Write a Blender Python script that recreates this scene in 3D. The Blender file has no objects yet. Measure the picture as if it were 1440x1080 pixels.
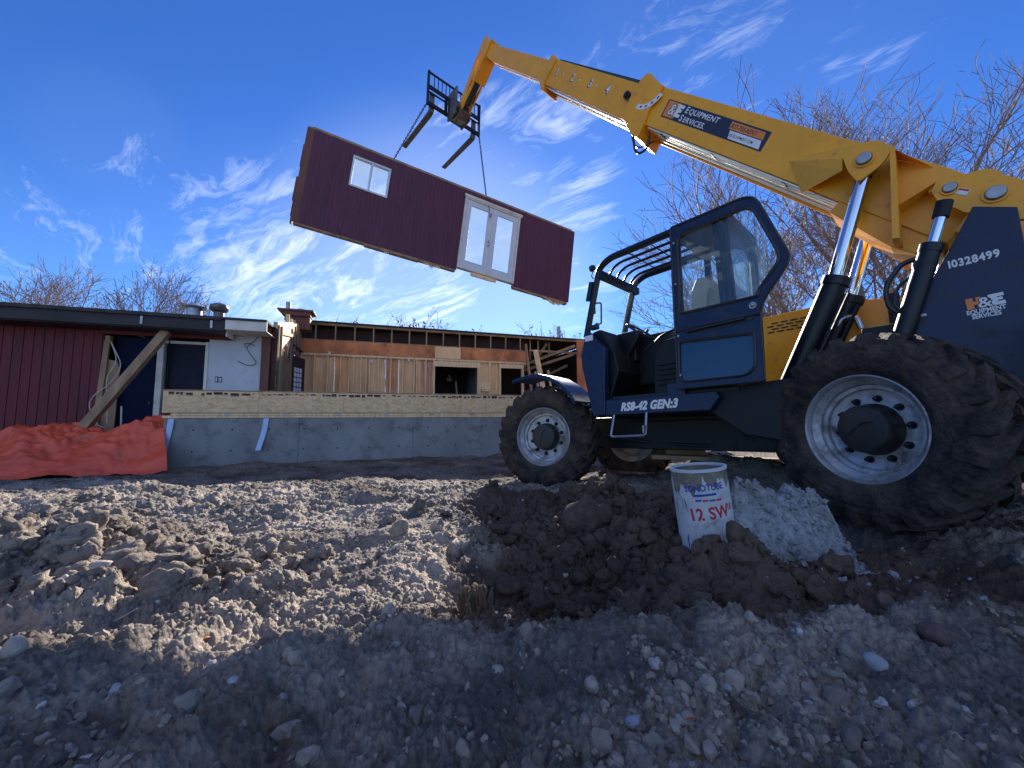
import bpy, bmesh, math, random
import numpy as np
from mathutils import Vector, Matrix
random.seed(7)
scn = bpy.context.scene
COL = scn.collection
R = math.radians

# ------------------------------------------------------------------ materials
MATS = {}
def mat(name, base, rough=.6, metal=0., var=.15, scale=6., bump=0., bscale=60., dirt=None, dirt_amt=.5, dscale=3.,
        spec=.5, coat=0., stretch=None, trans=0., alpha=1., hue=None):
    m = bpy.data.materials.new(name); m.use_nodes = True
    nt = m.node_tree; N = nt.nodes; L = nt.links
    b = N['Principled BSDF']
    b.inputs['Roughness'].default_value = rough; b.inputs['Metallic'].default_value = metal
    b.inputs['Specular IOR Level'].default_value = spec
    b.inputs['Coat Weight'].default_value = coat
    b.inputs['Coat Roughness'].default_value = .12
    tc = N.new('ShaderNodeTexCoord'); mp = N.new('ShaderNodeMapping'); L.new(tc.outputs['Object'], mp.inputs[0])
    if stretch: mp.inputs['Scale'].default_value = stretch
    n1 = N.new('ShaderNodeTexNoise'); n1.inputs['Scale'].default_value = scale; n1.inputs['Detail'].default_value = 6
    L.new(mp.outputs[0], n1.inputs['Vector'])
    mix = N.new('ShaderNodeMix'); mix.data_type = 'RGBA'
    d = [max(0, c*(1-var)) for c in base]; l = [min(1, c*(1+var)) for c in base]
    if hue: l = hue
    mix.inputs[6].default_value = (*d, 1); mix.inputs[7].default_value = (*l, 1)
    r = N.new('ShaderNodeMapRange'); r.inputs[1].default_value = .32; r.inputs[2].default_value = .68
    L.new(n1.outputs[0], r.inputs[0]); L.new(r.outputs[0], mix.inputs[0])
    out = mix.outputs[2]
    if dirt:
        n2 = N.new('ShaderNodeTexNoise'); n2.inputs['Scale'].default_value = dscale; n2.inputs['Detail'].default_value = 10
        n2.inputs['Roughness'].default_value = .7
        L.new(tc.outputs['Object'], n2.inputs['Vector'])
        r2 = N.new('ShaderNodeMapRange'); r2.inputs[1].default_value = .62-.35*dirt_amt; r2.inputs[2].default_value = .80-.25*dirt_amt
        L.new(n2.outputs[0], r2.inputs[0])
        mx = N.new('ShaderNodeMix'); mx.data_type = 'RGBA'; mx.inputs[7].default_value = (*dirt, 1)
        L.new(r2.outputs[0], mx.inputs[0]); L.new(out, mx.inputs[6]); out = mx.outputs[2]
        rr = N.new('ShaderNodeMapRange'); rr.inputs[3].default_value = rough; rr.inputs[4].default_value = .95
        L.new(r2.outputs[0], rr.inputs[0]); L.new(rr.outputs[0], b.inputs['Roughness'])
    L.new(out, b.inputs['Base Color'])
    if bump:
        n3 = N.new('ShaderNodeTexNoise'); n3.inputs['Scale'].default_value = bscale; n3.inputs['Detail'].default_value = 6
        L.new(mp.outputs[0], n3.inputs['Vector'])
        bp = N.new('ShaderNodeBump'); bp.inputs['Strength'].default_value = bump; bp.inputs['Distance'].default_value = .02
        L.new(n3.outputs[0], bp.inputs['Height']); L.new(bp.outputs[0], b.inputs['Normal'])
    if trans: b.inputs['Transmission Weight'].default_value = trans
    if alpha < 1: b.inputs['Alpha'].default_value = alpha
    MATS[name] = m
    return m
MUD = (.075, .052, .038)
navy = mat('navy_paint', (.003, .014, .055), .36, 0, .12, 4, dirt=(.065,.055,.05), dirt_amt=.22, dscale=8, spec=.4)
black = mat('black_frame', (.005, .006, .010), .5, dirt=(.035,.026,.02), dirt_amt=.2, dscale=6, spec=.35)
blackc = mat('black_gloss', (.004, .006, .012), .38, dirt=(.04,.035,.035), dirt_amt=.08, dscale=6, spec=.4)
yellow = mat('yellow_paint', (.86, .365, .013), .33, 0, .07, 3, dirt=(.36,.19,.07), dirt_amt=.14, dscale=9)
chrome = mat('chrome', (.62, .65, .70), .12, 1., .05)
steel = mat('grey_steel', (.16, .15, .14), .45, .7, .25, 12, dirt=(.10,.06,.04), dirt_amt=.3, dscale=8)
pipe_m = mat('pale_pipe', (.85, .80, .66), .34, .8, .06, 10)
rimm = mat('rim_silver', (.40, .41, .44), .42, .35, .12, 9, dirt=(.14,.105,.085), dirt_amt=.45, dscale=7)
hubm = mat('hub_black', (.014, .013, .014), .5, dirt=MUD, dirt_amt=.35, dscale=7)
rubber = mat('muddy_rubber', (.016, .015, .016), .85, 0, .4, 8, bump=1., bscale=38, dirt=(.088,.064,.050), dirt_amt=.68, dscale=6, spec=.3)
seatm = mat('beige_vinyl', (.32, .29, .23), .6)
white = mat('white_decal', (.72, .72, .72), .5, var=.08)
orange = mat('orange_decal', (.72, .22, .05), .5, var=.06)
decnav = mat('decal_navy', (.012, .018, .05), .45, var=.1)
redtxt = mat('red_ink', (.50, .02, .04), .6)
bluetxt = mat('blue_ink', (.02, .05, .30), .6)
darktxt = mat('dark_ink', (.03, .02, .02), .7)
maroon = mat('maroon_siding', (.095, .018, .044), .62, 0, .18, 5, bump=.25, bscale=40, stretch=(1,1,.15), dirt=(.13,.07,.08), dirt_amt=.10, dscale=5)
redsid = mat('red_siding', (.125, .009, .019), .65, 0, .2, 5, bump=.25, bscale=40, stretch=(1,1,.15))
redbrown = mat('red_brown_trim', (.15, .055, .04), .7, 0, .25, 6, bump=.3, stretch=(1,1,.2))
lumber = mat('lumber', (.78, .54, .31), .7, 0, .22, 5, bump=.2, bscale=30, stretch=(4,4,.5))
lumber2 = mat('weathered_lumber', (.34, .215, .125), .75, 0, .3, 5, bump=.3, bscale=30, stretch=(1,1,.3))
ply = mat('plywood', (.80, .48, .24), .7, 0, .18, 1.6, bump=.1, stretch=(1,1,.35), hue=(.92,.62,.34))
plyred = mat('red_plywood', (.56, .20, .075), .7, 0, .35, 1.8, stretch=(1,1,.5), dirt=(.06,.035,.03), dirt_amt=.3, dscale=1.5)
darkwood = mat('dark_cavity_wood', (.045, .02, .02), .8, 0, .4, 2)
fascia = mat('dark_fascia', (.030, .026, .032), .7, 0, .3, 5, bump=.2, stretch=(.4,1,1))
whitep = mat('white_wood', (.66, .62, .54), .6, 0, .12, 4, dirt=(.3,.2,.12), dirt_amt=.12)
drywall = mat('drywall', (.55, .56, .60), .8, 0, .08, 2, dirt=(.35,.33,.33), dirt_amt=.15, dscale=2)
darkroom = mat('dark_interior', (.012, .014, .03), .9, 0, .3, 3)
navydoor = mat('navy_door', (.003, .007, .034), .7, 0, .15, 3, spec=.15)
vinyl = mat('white_vinyl', (.62, .64, .68), .4, 0, .05, 4)
concrete = mat('concrete', (.235, .24, .245), .85, 0, .16, 1.7, bump=.35, bscale=25, stretch=(1,1,.35), dirt=(.10,.10,.11), dirt_amt=.35, dscale=2.5)
wetcon = mat('spilled_concrete', (.27, .28, .30), .9, 0, .30, 24, bump=1., bscale=60, dirt=(.13,.10,.085), dirt_amt=.28, dscale=9)
tape = mat('blue_white_strap', (.42, .55, .80), .5, 0, .08, 5)
roofing = mat('roofing', (.05, .045, .045), .9, 0, .3, 6, bump=.4)
galv = mat('galvanised', (.35, .36, .38), .4, .7, .2, 10)
barkm = mat('bark', (.18, .14, .12), .85, 0, .35, 9, bump=.6, bscale=30)
twigm = mat('twig', (.23, .165, .15), .8, 0, .3, 4)
leafm = mat('dry_leaf', (.20, .045, .04), .8, 0, .4, 9)
cable = mat('cable_white', (.55, .52, .47), .5)
rubberhose = mat('hose', (.012, .012, .014), .35)
lightgrey = mat('stone_grey', (.30, .30, .32), .75, 0, .25, 14, bump=.2, bscale=60)

def osb_mat():
    m = bpy.data.materials.new('osb'); m.use_nodes = True; nt = m.node_tree; N = nt.nodes; L = nt.links
    b = N['Principled BSDF']; b.inputs['Roughness'].default_value = .75
    tc = N.new('ShaderNodeTexCoord'); mp = N.new('ShaderNodeMapping'); mp.inputs['Scale'].default_value = (14, 14, 26)
    L.new(tc.outputs['Object'], mp.inputs[0])
    ns = N.new('ShaderNodeTexNoise'); ns.inputs['Scale'].default_value = 1.3; L.new(mp.outputs[0], ns.inputs['Vector'])
    add = N.new('ShaderNodeVectorMath'); add.operation = 'ADD'; L.new(mp.outputs[0], add.inputs[0])
    sc = N.new('ShaderNodeVectorMath'); sc.operation = 'SCALE'; sc.inputs[3].default_value = 2.2
    L.new(ns.outputs['Color'], sc.inputs[0]); L.new(sc.outputs[0], add.inputs[1])
    v = N.new('ShaderNodeTexVoronoi'); v.inputs['Scale'].default_value = 1.1; L.new(add.outputs[0], v.inputs['Vector'])
    bw = N.new('ShaderNodeRGBToBW'); L.new(v.outputs['Color'], bw.inputs[0])
    rp = N.new('ShaderNodeValToRGB'); L.new(bw.outputs[0], rp.inputs[0])
    e = rp.color_ramp.elements; e[0].color = (.52, .34, .18, 1); e[1].color = (.84, .60, .35, 1)
    x = e.new(.45); x.color = (.70, .46, .25, 1)
    L.new(rp.outputs[0], b.inputs['Base Color'])
    bp = N.new('ShaderNodeBump'); bp.inputs['Strength'].default_value = .3; bp.inputs['Distance'].default_value = .0015
    L.new(bw.outputs[0], bp.inputs['Height']); L.new(bp.outputs[0], b.inputs['Normal'])
    return m
osb = osb_mat()

def glass_mat(name, tint, refl_rough=.02, op=.15):
    m = bpy.data.materials.new(name); m.use_nodes = True; nt = m.node_tree; N = nt.nodes; L = nt.links
    N.remove(N['Principled BSDF']); out = N['Material Output']
    t = N.new('ShaderNodeBsdfTransparent'); t.inputs[0].default_value = (*tint, 1)
    g = N.new('ShaderNodeBsdfGlossy'); g.inputs['Roughness'].default_value = refl_rough
    d = N.new('ShaderNodeBsdfDiffuse'); d.inputs[0].default_value = (.40, .47, .52, 1)
    lw = N.new('ShaderNodeLayerWeight'); lw.inputs[0].default_value = .5; pw = N.new('ShaderNodeMath'); pw.operation = 'POWER'; pw.inputs[1].default_value = 4.5; L.new(lw.outputs['Facing'], pw.inputs[0])
    f = N.new('ShaderNodeMath'); f.operation = 'MULTIPLY_ADD'; f.inputs[1].default_value = .85; f.inputs[2].default_value = .045; L.new(pw.outputs[0], f.inputs[0])
    tc = N.new('ShaderNodeTexCoord'); n = N.new('ShaderNodeTexNoise'); n.inputs['Scale'].default_value = 1.6; n.inputs['Detail'].default_value = 5
    L.new(tc.outputs['Object'], n.inputs['Vector'])
    r = N.new('ShaderNodeMapRange'); r.inputs[1].default_value = .35; r.inputs[2].default_value = .75
    r.inputs[3].default_value = op*.35; r.inputs[4].default_value = op*1.6
    L.new(n.outputs[0], r.inputs[0])
    m1 = N.new('ShaderNodeMixShader'); L.new(r.outputs[0], m1.inputs[0]); L.new(t.outputs[0], m1.inputs[1])
    tl = N.new('ShaderNodeBsdfTranslucent'); tl.inputs[0].default_value = (.40, .48, .54, 1)
    m0 = N.new('ShaderNodeMixShader'); m0.inputs[0].default_value = .5; L.new(d.outputs[0], m0.inputs[1]); L.new(tl.outputs[0], m0.inputs[2])
    L.new(m0.outputs[0], m1.inputs[2])
    m2 = N.new('ShaderNodeMixShader'); L.new(f.outputs[0], m2.inputs[0]); L.new(m1.outputs[0], m2.inputs[1]); L.new(g.outputs[0], m2.inputs[2])
    L.new(m2.outputs[0], out.inputs['Surface'])
    return m
glass = glass_mat('cab_glass', (.90, .96, .96), op=.08)
glass2 = glass_mat('dusty_glass', (.9, .95, .97), .05, op=.30)
blueglass = mat('blue_tinted_pane', (.012, .045, .095), .16, 0, .12, 2, coat=.4)

# ------------------------------------------------------------------ mesh helpers
class MB:
    def __init__(s): s.v = []; s.f = []
    def add(s, vs, fs):
        o = len(s.v); s.v += [tuple(v) for v in vs]; s.f += [tuple(i+o for i in f) for f in fs]; return s
    def box(s, x0, x1, y0, y1, z0, z1, M=None):
        vs = [Vector((x, y, z)) for z in (z0, z1) for y in (y0, y1) for x in (x0, x1)]
        if M is not None: vs = [M @ v for v in vs]
        return s.add(vs, [(0,2,3,1),(4,5,7,6),(0,1,5,4),(2,6,7,3),(0,4,6,2),(1,3,7,5)])
    def prism(s, pts, lo, hi, axis='y', M=None):
        # pts: 2D outline; extruded along axis
        n = len(pts); vs = []
        for h in (lo, hi):
            for a, b in pts:
                v = {'y': (a, h, b), 'z': (a, b, h), 'x': (h, a, b)}[axis]
                vs.append(M @ Vector(v) if M is not None else Vector(v))
        fs = [tuple(range(n)), tuple(range(2*n-1, n-1, -1))]
        for i in range(n):
            j = (i+1) % n; fs.append((i, i+n, j+n, j))
        return s.add(vs, fs)
    def ring(s, outer, inner, lo, hi, axis='y'):
        n = len(outer); vs = []
        for h in (lo, hi):
            for pl in (outer, inner):
                for a, b in pl: vs.append({'y': (a, h, b), 'z': (a, b, h), 'x': (h, a, b)}[axis])
        fs = []
        for i in range(n):
            j = (i+1) % n
            fs += [(i, j, j+n, i+n), (i+2*n, i+3*n, j+3*n, j+2*n), (i, i+2*n, j+2*n, j), (i+n, j+n, j+3*n, i+3*n)]
        return s.add(vs, fs)
    def tube(s, path, r, seg=10, cap=True, closed=False, flat=None):
        P = [Vector(p) for p in path]; n = len(P)
        rs = r if isinstance(r, (list, tuple)) else [r]*n
        vs = []; up = None
        for i in range(n):
            if closed: t = (P[(i+1) % n]-P[i-1])
            else: t = (P[min(i+1, n-1)]-P[max(i-1, 0)])
            t.normalize()
            if up is None:
                up = t.orthogonal().normalized()
                if flat: up = Vector(flat); up = (up - t*up.dot(t)).normalized()
            else:
                up = (up - t*up.dot(t))
                up = up.normalized() if up.length > 1e-6 else t.orthogonal().normalized()
            w = t.cross(up)
            for k in range(seg):
                a = 2*math.pi*(k+.5)/seg
                vs.append(P[i] + (up*math.cos(a) + w*math.sin(a))*rs[i])
        fs = []
        for i in range(n if closed else n-1):
            j = (i+1) % n
            for k in range(seg):
                l = (k+1) % seg; fs.append((i*seg+k, i*seg+l, j*seg+l, j*seg+k))
        if cap and not closed:
            fs.append(tuple(range(seg-1, -1, -1))); fs.append(tuple((n-1)*seg+k for k in range(seg)))
        return s.add(vs, fs)
    def cyl(s, a, b, r, seg=24, r2=None):
        return s.tube([a, b], [r, r if r2 is None else r2], seg)
    def lathe(s, prof, seg=48, axis='y', c=(0,0,0), closed=False):
        # prof: (radius, height along axis)
        n = len(prof); vs = []
        for k in range(seg):
            a = 2*math.pi*k/seg; ca, sa = math.cos(a), math.sin(a)
            for r_, h in prof:
                vs.append({'y': (c[0]+r_*ca, c[1]+h, c[2]+r_*sa), 'z': (c[0]+r_*ca, c[1]+r_*sa, c[2]+h), 'x': (c[0]+h, c[1]+r_*ca, c[2]+r_*sa)}[axis])
        fs = []
        for k in range(seg):
            l = (k+1) % seg
            for i in range(n if closed else n-1):
                j = (i+1) % n; fs.append((k*n+i, k*n+j, l*n+j, l*n+i))
        return s.add(vs, fs)
    def beam(s, a, b, w, h, up=(0,0,1)):
        a = Vector(a); b = Vector(b); t = (b-a).normalized(); u = Vector(up); u = (u-t*u.dot(t))
        if u.length < 1e-4: u = t.orthogonal()
        u.normalize(); q = t.cross(u)
        vs = []
        for p in (a, b):
            for i, j in ((-1,-1),(1,-1),(1,1),(-1,1)): vs.append(p + q*(i*w/2) + u*(j*h/2))
        return s.add(vs, [(3,2,1,0),(4,5,6,7),(0,1,5,4),(1,2,6,5),(2,3,7,6),(3,0,4,7)])
    def build(s, name, m, parent=None, smooth=False, bevel=0., bseg=2, angle=40):
        me = bpy.data.meshes.new(name); me.from_pydata([tuple(v) for v in s.v], [], s.f)
        bm = bmesh.new(); bm.from_mesh(me); bmesh.ops.recalc_face_normals(bm, faces=bm.faces); bm.to_mesh(me); bm.free()
        me.materials.append(m)
        o = bpy.data.objects.new(name, me); COL.objects.link(o)
        if parent is not None: o.parent = parent
        if smooth: 
            me.polygons.foreach_set('use_smooth', [True]*len(me.polygons))
            try: me.set_sharp_from_angle(angle=R(angle))
            except Exception: pass
        if bevel:
            b = o.modifiers.new('bevel', 'BEVEL'); b.width = bevel; b.segments = bseg; b.limit_method = 'ANGLE'; b.angle_limit = R(50)
        return o
def tag(o, label=None, cat=None, group=None, kind=None):
    if label: o['label'] = label
    if cat: o['category'] = cat
    if group: o['group'] = group
    if kind: o['kind'] = kind
    return o
def empty(name, label, cat, M=None, group=None):
    o = bpy.data.objects.new(name, None); o.empty_display_size = .1; COL.objects.link(o)
    if M is not None: o.matrix_world = M
    return tag(o, label, cat, group)
def frame(o, x, y, z):
    return Matrix(((x[0], y[0], z[0], o[0]), (x[1], y[1], z[1], o[1]), (x[2], y[2], z[2], o[2]), (0, 0, 0, 1)))
def rounded(pts, r, n=5):
    out = []; m = len(pts)
    rr = r if isinstance(r, (list, tuple)) else [r]*m
    for i in range(m):
        p = Vector(pts[i]); a = Vector(pts[i-1]); b = Vector(pts[(i+1) % m])
        da = (a-p).normalized(); db = (b-p).normalized()
        q = min(rr[i], (a-p).length*.45, (b-p).length*.45)
        s0 = p+da*q; s1 = p+db*q
        for k in range(n+1):
            t = k/n; out.append(tuple(s0*(1-t)**2 + p*2*t*(1-t) + s1*t*t))
    return out
def roundpath(pts, r, n=6):
    P = [Vector(p) for p in pts]; out = [P[0]]
    for i in range(1, len(P)-1):
        p = P[i]; a = P[i-1]; b = P[i+1]
        q = min(r, (a-p).length*.45, (b-p).length*.45)
        s0 = p+(a-p).normalized()*q; s1 = p+(b-p).normalized()*q
        for k in range(n+1):
            t = k/n; out.append(s0*(1-t)**2 + p*2*t*(1-t) + s1*t*t)
    out.append(P[-1]); return out
def text(name, body, size, m, parent, M, bold=0., shear=0., extr=.001, sx=1., align='LEFT', bend=None, spacing=1.):
    cu = bpy.data.curves.new(name, 'FONT'); cu.body = body; cu.size = size; cu.offset = bold; cu.shear = shear
    cu.extrude = extr; cu.align_x = align; cu.space_character = spacing; cu.resolution_u = 3
    t = bpy.data.objects.new(name, cu); COL.objects.link(t)
    dg = bpy.context.evaluated_depsgraph_get(); me = bpy.data.meshes.new_from_object(t.evaluated_get(dg))
    COL.objects.unlink(t); bpy.data.objects.remove(t)
    for v in me.vertices:
        p = Vector((v.co.x*sx, v.co.y, v.co.z))
        v.co = bend(p) if bend else M @ p
    me.materials.clear(); me.materials.append(m)
    o = bpy.data.objects.new(name, me); COL.objects.link(o); o.parent = parent
    return o
def copytree(o, parent=None):
    c = o.copy(); COL.objects.link(c); c.parent = parent if parent is not None else o.parent
    for ch in list(o.children): copytree(ch, c)
    return c
# ------------------------------------------------------------------ TELEHANDLER  (local: x forward, y left, z up, origin = rear axle)
TX = Vector((-.6466, .7612, -.0349)).normalized(); TL = Vector((-.762, -.645, .052))
TL = (TL - TX*TL.dot(TX)).normalized(); TZ = TX.cross(TL)
TORG = Vector((3.511, 3.396, -.149))
TM = frame(TORG, TX, TL, TZ)
tele = empty('telehandler', 'yellow and navy telescopic forklift with raised boom and muddy tyres', 'telehandler', TM)

# chassis
b = MB()
b.box(-.9, 4.0, -.36, .36, -.18, .22)
b.prism([(-.9,-.2),(2.9,-.2),(2.5,.3),(.9,.45),(-.9,.5)], -.40, -.36)
b.prism([(-.9,-.2),(2.9,-.2),(2.5,.15),(.9,.15),(-.9,.15)], .36, .42)
b.prism([(.55,-.12),(.98,-.04),(1.28,.19),(1.2,.40),(.45,.45)], .42, 1.02)
b.box(-1.25, -.72, -1.0, 1.0, -.1, .75); b.box(.30, 1.0, -.36, .42, .2, .50)
b.box(-.75, .2, -.42, .42, .2, .9)
b.build('chassis', black, tele, bevel=.012)
b = MB()
for x in (.09, 3.44):
    b.box(x-.12, x+.12, -.85, .85, -.13, .11); b.cyl((x,-.95,0),(x,.95,0), .10)
    b.lathe([(.02,-.2),(.17,-.15),(.23,0),(.17,.15),(.02,.2)], 20, 'y', (x, 0, -.02))
b.cyl((.4,0,-.05),(3.1,0,-.08), .05)
b.tube([(1.0,.3,-.1),(1.6,.42,-.15),(2.2,.4,-.12),(2.9,.5,-.05)], .022, 8)
b.build('axle', black, tele, smooth=True, angle=30)
MB().box(1.62, 1.9, -.12, .14, -.13, .10).build('gearbox', yellow, tele, bevel=.02)

# sill, cowl, step
b = MB()
b.prism([(2.62,.19),(1.24,.19),(1.15,.31),(1.18,.372),(1.47,.372),(1.47,.49),(1.66,.49),(1.66,.372),(2.62,.372)], .30, 1.10)
b.build('sill', navy, tele, bevel=.01)
b = MB()
b.prism([(2.60,.191),(2.758,.80),(2.775,.97),(2.70,1.24),(2.66,1.26),(2.41,1.0),(2.425,.19)], 1.03, 1.12)
b.prism([(2.60,.20),(2.755,.80),(2.77,.97),(2.69,1.22),(2.65,1.22),(2.70,.97),(2.69,.80),(2.54,.20)], .26, 1.03)
b.prism([(2.60,.20),(2.758,.80),(2.775,.97),(2.70,1.24),(2.55,1.15),(2.42,.95),(2.42,.20)], .22, .28)
b.build('front_cowl', navy, tele, bevel=.012)
b = MB(); b.box(2.58, 2.70, 1.121, 1.124, 1.13, 1.20); b.build('warning_label', white, tele)
b = MB()
b.tube(roundpath([(2.31,1.10,.19),(2.33,1.15,-.06),(1.89,1.15,-.045),(1.90,1.10,.20)], .04), .014, 8)
b.box(1.885, 1.90, 1.14, 1.19, -.02, .06)
b.build('step', galv, tele, smooth=True)

# cab cage
prof = [(2.72,1.20),(2.50,2.06),(2.34,2.14),(1.02,2.14),(1.02,1.15),(1.04,.42)]
def side(y, r=.038):
    pts = roundpath([(x, y, z) for x, z in prof], .30, 8)
    return pts
b = MB()
b.tube(side(1.07), .042, 8); b.tube(side(.29), .042, 8)
b.beam((1.50,1.07,.40),(1.50,1.07,2.14), .07, .075, (1,0,0))
b.beam((1.03,1.04,1.1),(1.07,1.04,2.12), .05, .13, (1,0,0))
b.beam((1.50,.29,1.1),(1.50,.29,2.14), .05, .06, (1,0,0))
b.beam((2.475,.25,1.96),(2.475,1.09,1.96), .07, .09)
b.beam((1.50,.25,2.11),(1.50,1.09,2.11), .07, .08)
b.beam((1.03,.25,2.10),(1.03,1.09,2.10), .09, .09)
b.beam((1.03,.25,1.15),(1.03,1.09,1.15), .05, .08)
b.beam((2.69,.27,1.22),(2.69,1.09,1.22), .05, .06)
b.box(1.06, 1.47, .3, 1.06, 2.10, 2.14)
b.box(1.0, 1.05, .27, 1.05, .41, 1.13); b.box(1.0, 2.62, .27, .31, .41, 1.17)
b.box(1.0, 2.6, .31, 1.04, .375, .41)
b.box(1.05, 1.5, .99, 1.04, .42, 1.10)
b.build('cab_frame', blackc, tele, smooth=True, angle=35)
# roof guard bars following the same bend
b = MB()
for k in range(4):
    y = .29 + .156*(k+1)
    pts = roundpath([(2.47,y,1.96),(2.42,y,2.07),(2.30,y,2.12),(1.50,y,2.12)], .16, 6)
    b.tube(pts, .017, 8)
for x in (1.83, 2.12): b.tube([(x,.29,2.145),(x,1.06,2.145)], .007, 6)
b.build('roof_guard', blackc, tele, smooth=True)
g = MB(); pr = [(2.455,1.99),(2.40,2.09),(2.28,2.15),(1.52,2.155)]
for (x0,z0),(x1,z1) in zip(pr, pr[1:]):
    g.add([(x0,.31,z0),(x0,1.05,z0),(x1,1.05,z1),(x1,.31,z1)], [(0,1,2,3)])
g.build('roof_pane', glass, tele)
MB().add([(2.69,.31,1.24),(2.69,1.05,1.24),(2.50,1.05,1.92),(2.50,.31,1.92)], [(0,1,2,3)]).build('windscreen', glass, tele)
MB().add([(2.62,.285,1.15),(2.46,.285,2.0),(1.54,.285,2.08),(1.54,.285,1.13)], [(0,1,2,3)]).build('side_window', glass, tele)
MB().add([(1.46,.285,1.13),(1.46,.285,2.08),(1.06,.285,2.08),(1.06,.285,1.15)], [(0,1,2,3)]).build('side_window', glass, tele)
MB().add([(1.03,.31,1.18),(1.03,1.02,1.18),(1.03,1.02,2.06),(1.03,.31,2.06)], [(0,1,2,3)]).build('rear_window', glass, tele)
# rear quarter fin (tinted, behind the folded door)
MB().prism([(1.02,1.12),(1.0,2.03),(.88,1.96),(.72,1.62),(.70,1.15)], 1.02, 1.026).build('quarter_window', glass2, tele)
# interior
b = MB()
b.prism([(2.68,.41),(2.68,1.27),(2.56,1.29),(2.36,.98),(2.30,.72),(2.42,.41)], .32, 1.0)
b.beam((2.42,.66,.95),(2.22,.66,1.22), .07, .07)
b.box(1.9, 2.62, .32, .50, .6, 1.24); b.box(2.3,2.64,.32,.62,.9,1.30)
b.build('dashboard', black, tele, bevel=.015)
b = MB()
c = Vector((2.20,.66,1.25)); n = Vector((-.62,0,.78)); u = Vector((0,1,0)); w = n.cross(u)
b.tube([c + (u*math.cos(a)+w*math.sin(a))*.185 for a in [2*math.pi*i/28 for i in range(28)]], .014, 8, closed=True)
for a in (.5, 2.6, 4.7): b.tube([c-n*.03, c+(u*math.cos(a)+w*math.sin(a))*.18], .011, 6)
b.cyl(c-n*.05, c+n*.01, .04, 12); b.cyl(c-n*.05, c-n*.32, .028, 10); b.tube([c+(u*-.12), c+u*-.12+n*.06], .018, 8)
b.build('steering_wheel', rubberhose, tele, smooth=True)
b = MB()
b.box(1.35, 1.85, .42, .88, .80, .95); b.prism([(1.50,.93),(1.36,.93),(1.26,1.48),(1.30,1.62),(1.40,1.63),(1.46,1.5)], .44, .88)
b.build('seat', seatm, tele, bevel=.035, bseg=3)
b = MB(); b.box(1.40, 1.8, .48, .84, .42, .80)
for i in range(5): b.box(1.58, 1.84, .92, .97, .50+i*.055, .53+i*.055)
b.prism([(1.88,.42),(1.86,.86),(1.72,1.0),(1.50,1.02),(1.50,.42)], .93, .95)
b.tube(roundpath([(1.95,1.0,.90),(1.72,1.0,1.06),(1.55,1.0,1.08)], .08), .012, 8)
b.build('seat_base', black, tele, bevel=.008)
b = MB()
for y in (.36,.42,.48): b.tube([(2.1,y,.62),(2.06,y,1.02)], .009, 6); b.cyl((2.06,y,1.0),(2.055,y,1.06), .02, 10)
b.build('control_lever', rubberhose, tele, smooth=True)
# folded-back open door
oc = [(1.505,1.00),(1.505,2.135),(.72,2.13),(.484,1.42),(.70,1.13),(.745,1.00)]
ic = [(1.45,1.175),(1.44,2.02),(.745,2.02),(.555,1.45),(.74,1.22),(.755,1.165)]
o_ = rounded(oc, [.001,.03,.13,.08,.08,.001]); i_ = rounded(ic, [.03,.10,.10,.08,.05,.01])
door = MB().ring(o_, i_, 1.135, 1.165).build('door', navy, tele, smooth=True, angle=30)
b = MB()
oc2 = [(1.505,1.0),(.745,1.0),(.75,.41),(1.512,.41)]; ic2 = [(1.475,.885),(.80,.84),(.815,.475),(1.492,.475)]
b.ring(rounded(oc2, [.001,.001,.03,.03]), rounded(ic2, [.01,.03,.13,.10]), 1.135, 1.165)
b.build('lower_door_panel', navy, tele, smooth=True, angle=30)
b = MB(); b.tube([(x,1.167,z) for x,z in o_], .012, 6, closed=True); b.tube([(x,1.167,z) for x,z in i_], .014, 6, closed=True)
b.tube([(x,1.167,z) for x,z in rounded(ic2,[.01,.03,.13,.10])], .012, 6, closed=True)
b.tube([(x,1.165,z) for x,z in rounded(oc2,[.001,.001,.03,.03])], .008, 6, closed=True)
b.build('seal', rubberhose, door, smooth=True)
MB().prism(i_, 1.147, 1.151).build('door_glass', glass, door)
MB().prism(rounded(ic2, [.01,.03,.13,.10]), 1.145, 1.153).build('lower_pane', blueglass, door)
b = MB(); b.prism(rounded([(1.40,1.0),(1.05,1.035),(.80,1.02),(.79,.965),(1.05,.945),(1.40,.955)], .03, 3), 1.164, 1.172)
b.tube([(1.38,1.185,.975),(.86,1.185,.985)], .016, 8)
b.build('door_handle', rubberhose, door, smooth=True)
b = MB(); b.cyl((.79,1.164,1.085),(.79,1.19,1.085), .03, 16); b.cyl((.78,1.19,1.085),(.80,1.205,1.085), .016, 10)
b.build('door_lock', galv, door, smooth=True)
for z in (.55,.95,1.5,1.95): MB().cyl((1.475,1.163,z),(1.475,1.174,z), .012, 8).build('hinge', galv, door)
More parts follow.
